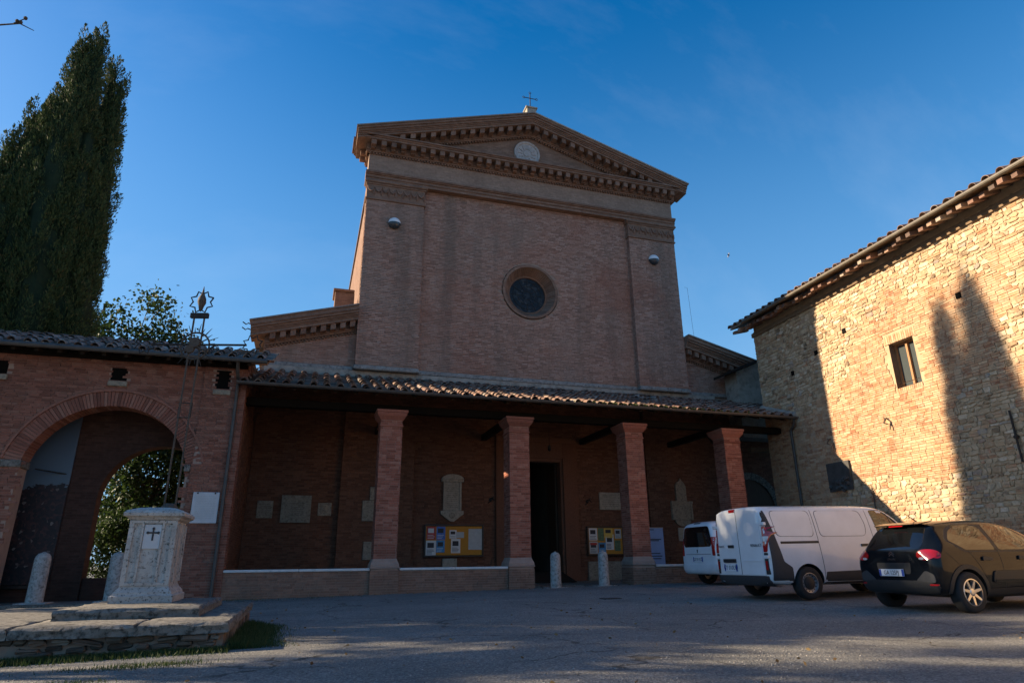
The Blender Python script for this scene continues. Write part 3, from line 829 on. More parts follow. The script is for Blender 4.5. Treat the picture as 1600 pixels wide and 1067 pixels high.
# ================================================================== portico
portico = thing("portico", "lean-to brick portico with four square pillars and a tiled roof", "portico", (AX, YC, 0))
COLX = [2.40, 6.71, 11.05, 15.16]
def half_tile(r0, r1, L, th=0.014, seg=7, flip=False):
    """barrel tile along +y (y=0 lower, wide end), arc up; flip gives the pan"""
    mb = MB(); k = seg + 1
    for (r, y) in ((r0, 0), (r1, L), (r1 - th, L), (r0 - th, 0)):
        for i in range(k):
            a = math.pi * i / seg
            mb.v.append((r * math.cos(a), y, (r * math.sin(a)) * (-0.8 if flip else 1.0)))
    for b in range(4):
        for i in range(seg):
            q0, q1 = b * k + i, ((b + 1) % 4) * k + i
            mb.f.append((q0, q0 + 1, q1 + 1, q1)); mb.m.append(0)
    return mb
COVER = {m: mesh_only(half_tile(0.112, 0.09, 0.50), "roof_tile", m, True, 50) for m in ("tile", "tile_old")}

def flat_pan():
    """flat under-tile with upturned rims"""
    mb = MB(); L = 0.50; prof = [(-0.19, 0.035), (-0.165, 0.035), (-0.155, 0.0), (0.155, 0.0), (0.165, 0.035), (0.19, 0.035), (0.19, -0.02), (-0.19, -0.02)]
    mb.v = [(x, 0.0, z) for x, z in prof] + [(x * 0.9, L, z) for x, z in prof]; k = len(prof)
    for i in range(k): mb.f.append((i, (i + 1) % k, k + (i + 1) % k, k + i))
    mb.f.append((0, 1, 2, 7)); mb.f.append((2, 3, 6, 7)); mb.f.append((3, 4, 5, 6)); mb.m = [0] * len(mb.f)
    # quads only, so that the array form holds
    return mb

def tile_roof(parent, x0, x1, y0, z0, y1, z1, mat, rows_single, keep=None, pitch=0.40, expo=0.38, stuff=True, cap=300):
    """covers one by one on the lowest rows, the rest and the pans joined"""
    slope = math.atan2(z1 - z0, y1 - y0); L = math.hypot(z1 - z0, y1 - y0)
    nr = int(L / expo); nc = int((x1 - x0) / pitch)
    cov = half_tile(0.112, 0.09, 0.50); pan = flat_pan()
    cv, cf = np.array(cov.v), np.array(cov.f); pv, pf = np.array(pan.v), np.array(pan.f)
    big = MB(); pans = MB(); cnt = 0
    cs, sn = math.cos(slope), math.sin(slope)
    def place(vs, x, s, up, tilt, yaw, dz):
        v = vs.copy(); ca, sa = math.cos(yaw), math.sin(yaw)
        X = v[:, 0] * ca - v[:, 1] * sa; Yv = v[:, 0] * sa + v[:, 1] * ca
        Zv = v[:, 2] - Yv * tilt + up + dz
        return np.stack([x + X, y0 + (s + Yv) * cs - Zv * sn, z0 + (s + Yv) * sn + Zv * cs], 1)
    for r in range(nr):
        for c in range(nc):
            x = x0 + (c + 0.5) * pitch + random.uniform(-0.008, 0.008); s = r * expo + random.uniform(-0.02, 0.02)
            if keep and not keep(x, y0 + s * cs): continue
            yaw = random.gauss(0, 0.05); dz = random.uniform(-0.012, 0.022); s += random.gauss(0, 0.02)
            if r < rows_single and cnt < cap:
                cnt += 1
                o = instance("roof_tile", COVER[mat], parent, (x, y0 + s * cs - (0.055 + dz) * sn, z0 + s * sn + (0.055 + dz) * cs), (slope - 0.05, 0, yaw))
            else:
                big.arrays(place(cv, x, s, 0.055, 0.05, yaw, dz), cf)
            pans.arrays(place(pv, x + pitch / 2 + random.uniform(-0.01, 0.01), s - 0.03 + random.uniform(-0.015, 0.015), 0.045, 0.05, random.gauss(0, 0.015), dz * 0.5), pf)
    if big.v: big.build("roof_tile", mat, parent, smooth=True, angle=50, kind="stuff")
    pans.build("pan_tile", mat, parent, smooth=True, angle=50, kind="stuff")

def portico_build():
    for cx in COLX:
        x0, x1 = cx - 0.35, cx + 0.35; g = gz(cx) - 0.05
        col = MB().box(x0 + 0.015, x1 - 0.015, YC + 0.015, YC + 0.685, 0.9, 5.2).build("pillar", "mortar_red", portico)
        q = MB()
        def faces(mb, a0, a1, y0, y1, z0, h):
            bricks(mb, (a0, y0, z0), (1, 0, 0), (0, 0, 1), (0, -1, 0), a1 - a0, h)
            bricks(mb, (a0, y1, z0), (0, -1, 0), (0, 0, 1), (-1, 0, 0), y1 - y0 - 0.002, h, phase=1)
            bricks(mb, (a1, y0 + 0.002, z0), (0, 1, 0), (0, 0, 1), (1, 0, 0), y1 - y0 - 0.002, h, phase=1)
            bricks(mb, (a1, y1, z0), (-1, 0, 0), (0, 0, 1), (0, 1, 0), a1 - a0, h)
        faces(q, x0, x1, YC, YC + 0.70, 0.93, 4.25)
        q.build("brick", "brick_red", col, kind="stuff")
        c = MB()
        c.bbox(x0 - 0.03, x1 + 0.03, YC - 0.03, YC + 0.73, 4.96, 5.01, 0.012)
        def rg(e, z): return [(x0 - e, YC - e, z), (x1 + e, YC - e, z), (x1 + e, YC + 0.70 + e, z), (x0 - e, YC + 0.70 + e, z)]
        c.rings([rg(0.0, 5.17), rg(0.02, 5.20), rg(0.05, 5.24), rg(0.10, 5.30), rg(0.12, 5.35), rg(0.125, 5.40)])
        c.bbox(x0 - 0.15, x1 + 0.15, YC - 0.15, YC + 0.85, 5.405, 5.49, 0.01)
        c.build("capital", "brick_fine" if False else "brick_red", col)
        p = MB()
        p.rings([rg(0.0, 0.94), rg(0.03, 0.86), rg(0.07, 0.78), rg(0.08, 0.70)][::-1])
        p.bbox(x0 - 0.10, x1 + 0.10, YC - 0.10, YC + 0.80, 0.655, 0.695, 0.01)
        p.box(x0 - 0.06, x1 + 0.06, YC - 0.06, YC + 0.76, g - 0.1, 0.654)
        pl = p.build("plinth", "mortar_red", col)
        qb = MB(); faces(qb, x0 - 0.08, x1 + 0.08, YC - 0.08, YC + 0.78, g, 0.66 - g)
        qb.build("brick", "brick_bench", col, kind="stuff")
    # bench walls with stone cap
    for x0, x1 in ((-2.06, 1.97), (2.84, 6.27), (11.5, 14.72), (15.6, 17.78)):
        g = gz((x0 + x1) / 2) - 0.12
        w = MB().box(x0, x1, YC + 0.02, YC + 0.50, g, 0.60).build("bench_wall", "mortar_red", portico)
        q = MB(); bricks(q, (x0, YC, g), (1, 0, 0), (0, 0, 1), (0, -1, 0), x1 - x0, 0.60 - g)
        q.build("brick", "brick_bench", w, kind="stuff")
        n = max(2, int((x1 - x0) / 1.35))
        for i in range(n):      # cap slabs, butt-jointed
            a, b = x0 + (x1 - x0) * i / n, x0 + (x1 - x0) * (i + 1) / n
            MB().bbox(a + 0.003, b - 0.003, YC - 0.05, YC + 0.55, 0.603, 0.675, 0.012).build("cap_slab", "bench_cap", w)
    # back wall (under the roof) with pilasters
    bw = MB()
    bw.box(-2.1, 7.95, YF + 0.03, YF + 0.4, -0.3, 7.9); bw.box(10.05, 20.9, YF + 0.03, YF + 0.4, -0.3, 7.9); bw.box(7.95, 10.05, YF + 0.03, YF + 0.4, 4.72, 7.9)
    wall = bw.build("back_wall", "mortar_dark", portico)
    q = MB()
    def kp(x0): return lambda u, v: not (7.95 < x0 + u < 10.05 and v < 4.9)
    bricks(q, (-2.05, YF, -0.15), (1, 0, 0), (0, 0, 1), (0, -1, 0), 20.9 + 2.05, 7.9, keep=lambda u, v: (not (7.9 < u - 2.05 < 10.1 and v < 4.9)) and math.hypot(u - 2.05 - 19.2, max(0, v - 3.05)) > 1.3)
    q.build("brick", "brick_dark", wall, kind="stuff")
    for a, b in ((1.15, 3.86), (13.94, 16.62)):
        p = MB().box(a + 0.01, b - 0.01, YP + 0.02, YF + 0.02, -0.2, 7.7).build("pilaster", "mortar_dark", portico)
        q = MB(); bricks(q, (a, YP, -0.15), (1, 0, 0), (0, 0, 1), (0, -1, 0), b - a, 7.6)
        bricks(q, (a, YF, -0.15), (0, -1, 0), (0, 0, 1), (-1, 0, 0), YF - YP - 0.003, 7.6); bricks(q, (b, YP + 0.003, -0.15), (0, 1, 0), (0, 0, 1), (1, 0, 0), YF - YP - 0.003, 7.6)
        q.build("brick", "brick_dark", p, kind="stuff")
    # left return wall
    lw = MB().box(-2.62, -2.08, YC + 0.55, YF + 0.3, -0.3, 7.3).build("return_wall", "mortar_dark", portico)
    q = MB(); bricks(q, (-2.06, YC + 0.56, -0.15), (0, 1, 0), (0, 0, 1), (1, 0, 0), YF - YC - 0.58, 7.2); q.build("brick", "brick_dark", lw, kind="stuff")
    # doorway: surround, dark opening, one leaf folded back inside
    d = MB()
    d.box(7.2, 7.9, YF - 0.14, YF + 0.02, -0.1, 5.5); d.box(10.1, 10.72, YF - 0.14, YF + 0.02, -0.1, 5.5); d.box(7.2, 10.72, YF - 0.16, YF + 0.02, 5.505, 5.72)
    d.box(7.9, 10.1, YF - 0.12, YF + 0.02, 4.86, 5.5); d.box(7.9, 8.0, YF - 0.05, YF + 0.35, -0.1, 4.86); d.box(10.0, 10.1, YF - 0.05, YF + 0.35, -0.1, 4.86); d.box(8.0, 10.0, YF - 0.05, YF + 0.35, 4.74, 4.86)
    dr = d.build("doorway", "brick_dark", portico)
    MB().box(8.0, 10.0, YF + 0.3, 34, -0.05, -0.02).build("threshold", "stone_step", dr)
    MB().bbox(9.90, 9.97, YF + 0.36, YF + 1.35, 0.0, 4.7, 0.01).build("door_leaf", "wood_door", dr)
    MB().bbox(8.03, 8.10, YF + 0.36, YF + 1.35, 0.0, 4.7, 0.01).build("door_leaf", "wood_door", dr)
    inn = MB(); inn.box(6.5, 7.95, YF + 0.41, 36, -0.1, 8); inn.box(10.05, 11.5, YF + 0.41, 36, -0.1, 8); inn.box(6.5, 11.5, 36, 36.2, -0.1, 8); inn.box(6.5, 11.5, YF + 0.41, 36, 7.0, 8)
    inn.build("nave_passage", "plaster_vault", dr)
    # ramp board leaning at the threshold
    rp = MB(); rp.quadbox([(8.3, YF - 1.6, 0.06), (9.9, YF - 1.6, 0.06), (9.9, YF - 0.1, 0.06), (8.3, YF - 0.1, 0.06), (8.3, YF - 1.6, 0.09), (9.9, YF - 1.6, 0.09), (9.9, YF - 0.1, 0.42), (8.3, YF - 0.1, 0.42)])
    rp.build("ramp", "wood_dark", dr)
    # floor slab of the portico
    f = MB(); f.box(-2.05, 20.9, YC + 0.5, YF + 0.02, -0.3, 0.05); f.build("floor_slab", "stone_step", portico)
    # timber: architrave beam, rafters, boarding
    b = MB().bbox(-2.06, 17.78, YC + 0.35, YC + 0.62, 5.495, 5.74, 0.015); b.build("beam", "wood_eave_shade", portico)  # beam colour carries the shade of the deep eave
    ry0, rz0, ry1, rz1 = 20.05, 5.93, YF - 0.02, 7.80
    sl = (rz1 - rz0) / (ry1 - ry0)
    raf = mesh_only(MB().quadbox([(-0.06, ry0 + 0.05, rz0 - 0.10), (0.06, ry0 + 0.05, rz0 - 0.10), (0.06, ry1, rz1 - 0.17), (-0.06, ry1, rz1 - 0.17), (-0.06, ry0 + 0.05, rz0 - 0.04), (0.06, ry0 + 0.05, rz0 - 0.04), (0.06, ry1, rz1 - 0.04), (-0.06, ry1, rz1 - 0.04)]), "rafter", "wood_dark")
    x = -1.9
    while x < 17.7:
        o = bpy.data.objects.new("rafter", raf); COL.objects.link(o); o.parent = portico; o.location = Vector((x, 0, 0)) - ORIGIN[portico.name]; ORIGIN[o.name] = ORIGIN[portico.name]; x += 0.62
    for cx in COLX:      # tie beams and braces from pillar to wall
        MB().bbox(cx - 0.11, cx + 0.11, YC + 0.55, YF, 5.50, 5.74, 0.015).build("tie_beam", "wood_dark", portico)
        MB().tube([(cx, YC + 0.72, 4.7), (cx, YC + 1.5, 5.5)], 0.06, 6).build("brace", "wood_dark", portico)
    bd = MB()
    bd.quadbox([(-2.3, ry0, rz0 - 0.035), (17.8, ry0, rz0 - 0.035), (17.8, ry1, rz1 - 0.035), (-2.3, ry1, rz1 - 0.035), (-2.3, ry0, rz0), (17.8, ry0, rz0), (17.8, ry1, rz1), (-2.3, ry1, rz1)])
    bd.quadbox([(17.9, 21.95, rz0 + (21.95 - ry0) * sl - 0.035), (20.8, 21.95, rz0 + (21.95 - ry0) * sl - 0.035), (20.8, ry1, rz1 - 0.035), (17.9, ry1, rz1 - 0.035), (17.9, 21.95, rz0 + (21.95 - ry0) * sl), (20.8, 21.95, rz0 + (21.95 - ry0) * sl), (20.8, ry1, rz1), (17.9, ry1, rz1)])
    bd.build("roof_boarding", "wood_dark", portico)
    tile_roof(portico, -2.3, 20.7, ry0 - 0.03, rz0 + 0.0, ry1, rz1, "tile", 3, keep=lambda x, y: x < 17.72 or y > 21.95, cap=267)
    # plaster fillet where the roof meets the church, gutter, downpipes
    fl = MB()
    fl.box(-2.0, 17.9, YP - 0.04 + 0.2, YF - 0.005, 7.80, 8.05)
    fl.build("flashing", "plaster", portico)
    fr = MB().quadbox([(17.62, 20.0, 5.95), (17.86, 20.0, 5.95), (17.93, 22.0, 6.62), (17.70, 22.0, 6.62), (17.70, 20.0, 6.12), (17.87, 20.0, 6.20), (17.94, 22.0, 6.92), (17.76, 22.0, 6.82)])
    fr.build("side_flashing", "plaster", portico)
    gt = MB(); k = 8
    for x in (-2.28, 17.75):
        for rr in (0.085, 0.075):
            for i in range(k + 1):
                a = math.pi + math.pi * i / k; gt.v.append((x, 19.93 + rr * math.cos(a), 5.96 + rr * math.sin(a)))
    for i in range(k):
        gt.f.append((i, i + 1, 2 * (k + 1) + i + 1, 2 * (k + 1) + i)); gt.f.append(((k + 1) + i, (k + 1) + i + 1, 3 * (k + 1) + i + 1, 3 * (k + 1) + i)); gt.m += [0, 0]
    gt.build("gutter", "gutter_metal", portico, smooth=True)
    dp = MB(); dp.tube([(17.62, 19.95, 5.92), (17.66, 20.05, 5.7), (17.72, 20.35, 5.5), (17.73, 20.38, 0.3)], 0.05, 8)
    dp.build("downpipe", "gutter_metal", portico, smooth=True)
    # moss along the right half of the eave
    ms = MB()
    for i in range(420):
        x = random.triangular(8.5, 16.5, 11.5); y = 20.06 + random.uniform(0, 0.22); z = 5.98 + (y - 20.05) * sl + 0.05; r = random.uniform(0.025, 0.06)
        ms.lathe([(r * 0.7, -0.02), (r, 0.01), (r * 0.6, r * 0.8)], (x, y, z), 5)
    ms.build("moss", "moss", portico, kind="stuff")
    # arched stone doorway at the right end
    ar = MB(); n = 22
    for i in range(n):
        a0, a1 = math.pi * (i + 0.04) / n, math.pi * (i + 0.96) / n
        def P(r, a, y): return (19.2 + r * math.cos(a), y, 2.95 + r * math.sin(a))
        ar.quadbox([P(1.3, a0, YF - 0.06), P(1.62, a0, YF - 0.06), P(1.62, a1, YF - 0.06), P(1.3, a1, YF - 0.06), P(1.3, a0, YF + 0.1), P(1.62, a0, YF + 0.1), P(1.62, a1, YF + 0.1), P(1.3, a1, YF + 0.1)])
    side = ar.build("side_arch", "stone_step", portico)
    MB().prism([(17.9, 0), (20.5, 0)] + [(19.2 + 1.3 * math.cos(a), 2.95 + 1.3 * math.sin(a)) for a in np.linspace(0, math.pi, 13)], YF - 0.02, YF + 0.02, 'y').build("side_door", "wood_door", side)
    MB().bbox(17.9, 20.8, 23.1, 23.35, 5.15, 5.32, 0.02).build("tie_beam", "soffit_wood", portico)
portico_build()
# ================================================================== arcade building on the left
arcade = thing("arcade_building", "red brick gate building with round arch and old tiled roof", "building", (-5.45, YC, 0))
AXC, AZC, ARI = -5.45, 3.08, 2.08
YB2 = 21.95           # back wall of the passage
def arcade_build():
    ARO = ARI + 0.42
    def inside(x, z):
        if z > 3.6: return math.hypot(x - AXC, z - AZC) < ARO - 0.03
        return abs(x - AXC) < 2.04
    x0, x1, zb, zt = -13.0, -2.06, -0.35, 6.75
    # core wall: side blocks and the spandrel above the arch, as one ring of quads
    w = MB()
    w.box(x0, AXC - 2.05, YC + 0.02, YC + 0.6, zb, 3.6); w.box(AXC + 2.05, x1 - 0.01, YC + 0.02, YC + 0.6, zb, 3.6)
    n = 24; a0 = math.asin((3.6 - AZC) / (ARI + 0.02)); ang = [a0 + (math.pi - 2 * a0) * i / n for i in range(n + 1)]
    arc = [(AXC + (ARI + 0.02) * math.cos(a), AZC + (ARI + 0.02) * math.sin(a)) for a in ang]
    for i in range(n):
        (xa, za), (xb, zb2) = arc[i], arc[i + 1]
        w.quadbox([(xb, YC + 0.02, zb2), (xa, YC + 0.02, za), (xa, YC + 0.6, za), (xb, YC + 0.6, zb2), (xb, YC + 0.02, zt), (xa, YC + 0.02, zt), (xa, YC + 0.6, zt), (xb, YC + 0.6, zt)])
    w.box(x0, arc[-1][0], YC + 0.02, YC + 0.6, 3.6, zt); w.box(arc[0][0], x1 - 0.01, YC + 0.02, YC + 0.6, 3.6, zt)
    wall = w.build("wall", "mortar_red", arcade)
    slots = [(-5.75, -5.33, 5.90, 6.30), (-2.95, -2.53, 5.82, 6.42), (-8.7, -8.3, 5.9, 6.3)]
    def keep(u, v):
        x, z = x0 + u, zb + v
        if inside(x, z): return False
        return not any(a < x < b and c < z < d for a, b, c, d in slots)
    q = MB(); bricks(q, (x0, YC, zb), (1, 0, 0), (0, 0, 1), (0, -1, 0), -3.27 - x0, zt - zb, keep=keep, jit=0.008)
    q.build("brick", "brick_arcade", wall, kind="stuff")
    # pier at the right, a little proud
    pr = MB(); pr.box(-3.25, -2.07, YC - 0.03, YC + 0.02, zb, zt); pier = pr.build("pier", "mortar_red", arcade)
    q = MB()
    bricks(q, (-3.27, YC - 0.05, zb), (1, 0, 0), (0, 0, 1), (0, -1, 0), -2.06 + 3.27, zt - zb, keep=lambda u, v: keep(u - 3.27 - x0, v), jit=0.008)
    bricks(q, (-2.06, YC - 0.047, zb), (0, 1, 0), (0, 0, 1), (1, 0, 0), 0.62, zt - zb, jit=0.008)
    bricks(q, (-3.27, YC, zb), (0, -1, 0), (0, 0, 1), (-1, 0, 0), 0.047, zt - zb)
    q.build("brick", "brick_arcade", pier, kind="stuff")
    # arch ring: each voussoir brick
    vs = MB(); nv = 72; a_s = math.asin((3.55 - AZC) / (ARI + 0.2))
    tot = math.pi - 2 * a_s
    ring = MB()
    for i in range(nv):
        b0, b1 = a_s + tot * (i + 0.07) / nv, a_s + tot * (i + 0.93) / nv
        dy = random.uniform(-0.008, 0.008)
        def P(r, a, y): return (AXC + r * math.cos(a), y, AZC + r * math.sin(a))
        ro = ARO + random.uniform(-0.01, 0.01)
        m = MB().quadbox([P(ARI, b0, YC - 0.025 + dy), P(ro, b0, YC - 0.025 + dy), P(ro, b1, YC - 0.025 + dy), P(ARI, b1, YC - 0.025 + dy), P(ARI, b0, YC + 0.6), P(ro, b0, YC + 0.3), P(ro, b1, YC + 0.3), P(ARI, b1, YC + 0.6)])
        m.build("arch_brick", "brick_arcade", arcade)
    hood = MB(); nn = 40
    pr_ = [(ARO + 0.005, YC - 0.06), (ARO + 0.065, YC - 0.06), (ARO + 0.065, YC + 0.03), (ARO + 0.005, YC + 0.03)]
    rgs = []
    for i in range(nn + 1):
        a = a_s + tot * i / nn; rgs.append([(AXC + r * math.cos(a), y, AZC + r * math.sin(a)) for r, y in pr_])
    hood.rings(rgs); hood.build("hood_mould", "brick_arcade", arcade)
    # imposts and slots
    for s in (-1, 1):
        xa, xb = sorted((AXC + s * 2.0, AXC + s * 2.62)); 
        if s > 0: xb = -3.28
        else: xa = AXC - 2.55
        MB().bbox(xa, xb, YC - 0.05, YC + 0.62, 3.36, 3.56, 0.02).build("impost", "stone_step", arcade)
    for a, b, c, d in slots:
        yh = YC + 0.012 if a < -3.27 else YC - 0.037
        MB().box(a, b, yh, yh + 0.004, c, d).build("putlog_hole_shade", "hole_shade_paint", arcade)  # flat dark sheet paints the shade inside the slot
        MB().bbox(a - 0.03, b + 0.05, YC - 0.08, YC + 0.1, c - 0.16, c - 0.01, 0.012).build("slot_sill", "stone_plaque", arcade)
    # passage behind: side walls, vault, back wall with second arch, low parapet
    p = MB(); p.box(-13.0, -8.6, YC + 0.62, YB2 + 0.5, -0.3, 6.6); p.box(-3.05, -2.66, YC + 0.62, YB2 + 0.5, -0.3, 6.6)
    p.build("passage_wall", "brick_fine_shaded", arcade)
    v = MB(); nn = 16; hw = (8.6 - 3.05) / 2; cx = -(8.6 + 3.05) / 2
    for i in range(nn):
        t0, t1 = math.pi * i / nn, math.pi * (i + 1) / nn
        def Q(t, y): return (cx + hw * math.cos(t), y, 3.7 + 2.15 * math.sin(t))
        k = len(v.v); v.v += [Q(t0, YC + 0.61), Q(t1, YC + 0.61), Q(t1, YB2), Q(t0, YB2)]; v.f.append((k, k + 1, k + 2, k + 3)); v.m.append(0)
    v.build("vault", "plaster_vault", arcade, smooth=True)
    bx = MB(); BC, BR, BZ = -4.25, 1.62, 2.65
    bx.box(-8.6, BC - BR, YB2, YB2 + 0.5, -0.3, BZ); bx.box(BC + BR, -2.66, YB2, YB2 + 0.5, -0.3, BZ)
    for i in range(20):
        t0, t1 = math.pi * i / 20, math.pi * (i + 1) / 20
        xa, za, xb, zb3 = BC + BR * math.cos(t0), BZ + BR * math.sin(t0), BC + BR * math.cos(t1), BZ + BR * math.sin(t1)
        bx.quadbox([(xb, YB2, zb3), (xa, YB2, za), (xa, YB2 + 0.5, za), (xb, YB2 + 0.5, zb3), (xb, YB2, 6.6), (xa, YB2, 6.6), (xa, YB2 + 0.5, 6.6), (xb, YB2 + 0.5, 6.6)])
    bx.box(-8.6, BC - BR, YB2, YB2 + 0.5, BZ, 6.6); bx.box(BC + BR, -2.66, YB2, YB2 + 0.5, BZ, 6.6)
    bx.build("back_wall", "brick_fine_shaded", arcade)
    MB().bbox(BC - BR, BC + BR, YB2 + 0.1, YB2 + 0.4, -0.3, 0.50, 0.02).build("parapet", "brick_fine_shaded", arcade)
    MB().box(-9.5, -2.66, YC - 0.46, YB2, -0.4, -0.09).build("floor_slab", "stone_step", arcade)
    tr = MB().tube([(-7.45, 21.6, 3.45), (-6.7, YB2 - 0.05, 3.35)], 0.02, 6); tr.build("tie_rod", "iron", arcade)
    # roof
    y0, z0, y1, z1 = 19.92, 6.62, 22.5, 7.66
    r = MB().quadbox([(-13, y0, z0 - 0.05), (-1.5, y0, z0 - 0.05), (-1.5, y1, z1 - 0.05), (-13, y1, z1 - 0.05), (-13, y0, z0), (-1.5, y0, z0), (-1.5, y1, z1), (-13, y1, z1)])
    r.build("roof_boarding", "wood_dark", arcade)
    rb = MB().quadbox([(-13, y1, z1 - 0.05), (-1.5, y1, z1 - 0.05), (-1.5, 22.9, 7.45), (-13, 22.9, 7.45), (-13, y1, z1), (-1.5, y1, z1), (-1.5, 22.9, 7.5), (-13, 22.9, 7.5)])
    rb.build("roof_back", "tile_old", arcade)
    tile_roof(arcade, -9.9, -1.42, y0 - 0.04, z0, y1, z1, "tile_old", 7, cap=260)
    x = -9.7
    rf = mesh_only(MB().quadbox([(-0.05, y0 + 0.06, z0 - 0.16), (0.05, y0 + 0.06, z0 - 0.16), (0.05, y0 + 1.3, z0 + 0.22), (-0.05, y0 + 1.3, z0 + 0.22), (-0.05, y0 + 0.06, z0 - 0.055), (0.05, y0 + 0.06, z0 - 0.055), (0.05, y0 + 1.3, z0 + 0.32), (-0.05, y0 + 1.3, z0 + 0.32)]), "rafter", "wood_dark")
    while x < -1.6:
        instance("rafter", rf, arcade, (x, 0, 0)); x += 0.55
    MB().bbox(-13, -2.07, YC - 0.16, YC + 0.05, 6.50, 6.68, 0.015).build("eave_shade_strip", "wood_eave_shade", arcade)  # dark strip added to paint the shade band under the eave
    gt = MB(); gt.tube([(-13, y0 - 0.07, z0 - 0.02), (-1.5, y0 - 0.07, z0 - 0.02)], 0.075, 8); gt.build("gutter", "gutter_metal", arcade, smooth=True)
    # gable end of the roof above the portico
    ge = MB().quadbox([(-2.6, YC + 0.62, 6.3), (-2.07, YC + 0.62, 6.3), (-2.07, 22.4, 6.3), (-2.6, 22.4, 6.3), (-2.6, YC + 0.62, 6.75), (-2.07, YC + 0.62, 6.75), (-2.07, 22.4, 7.5), (-2.6, 22.4, 7.5)])
    ge.build("gable_wall", "brick_fine", arcade)
    for i in range(5):
        yy = y0 + 0.2 + i * 0.52; zz = z0 + (yy - y0) * (z1 - z0) / (y1 - y0)
        MB().bbox(-2.06, -1.50, yy, yy + 0.09, zz - 0.13, zz - 0.055, 0.008).build("purlin_end", "terracotta", arcade)
    MB().tube([(-2.32, 19.95, 6.56), (-2.32, 20.15, 6.3), (-2.30, YC - 0.12, 6.1), (-2.28, YC - 0.12, -0.12)], 0.05, 8).build("downpipe", "gutter_metal", arcade, smooth=True)
arcade_build()

# print hung in the passage
mu = MB().bbox(-8.58, -6.62, YB2 - 0.08, YB2 - 0.03, 0.35, 5.3, 0.01).build("photo_mural", "mural_print")
tag(mu, "large photographic print of a crowd under blue sky inside the left archway", "mural")
MB().bbox(-8.58, -6.62, YB2 - 0.11, YB2 - 0.085, 0.25, 0.345, 0.008).build("bottom_rail", "board_wood", mu)

# ================================================================== stone building on the right
AW = R(1.93)
WU = Vector((-math.sin(AW), -math.cos(AW), 0)); WN = Vector((-math.cos(AW), math.sin(AW), 0)); WO = Vector((17.86, 21.9, 0))
def wp(u, n, z): p = WO + WU * u + WN * n; return (p.x, p.y, z)
stone_house = thing("stone_building", "tall rubble-stone and brick building with deep tiled eaves and one small window", "building", tuple(WO))
WIN = (6.65, 7.58, 5.88, 7.36)     # u0,u1,z0,z1 of the window opening
def wbox(mb, u0, u1, n0, n1, z0, z1):
    return mb.quadbox([wp(u0, n1, z0), wp(u1, n1, z0), wp(u1, n0, z0), wp(u0, n0, z0), wp(u0, n1, z1), wp(u1, n1, z1), wp(u1, n0, z1), wp(u0, n0, z1)])
def vnoise(seed):
    g = np.random.default_rng(seed).random((40, 40))
    def f(x, y):
        x, y = x % 39, y % 39; i, j = int(x), int(y); fx, fy = x - i, y - j
        fx, fy = fx * fx * (3 - 2 * fx), fy * fy * (3 - 2 * fy)
        return (g[i, j] * (1 - fx) + g[i + 1, j] * fx) * (1 - fy) + (g[i, j + 1] * (1 - fx) + g[i + 1, j + 1] * fx) * fy
    return f
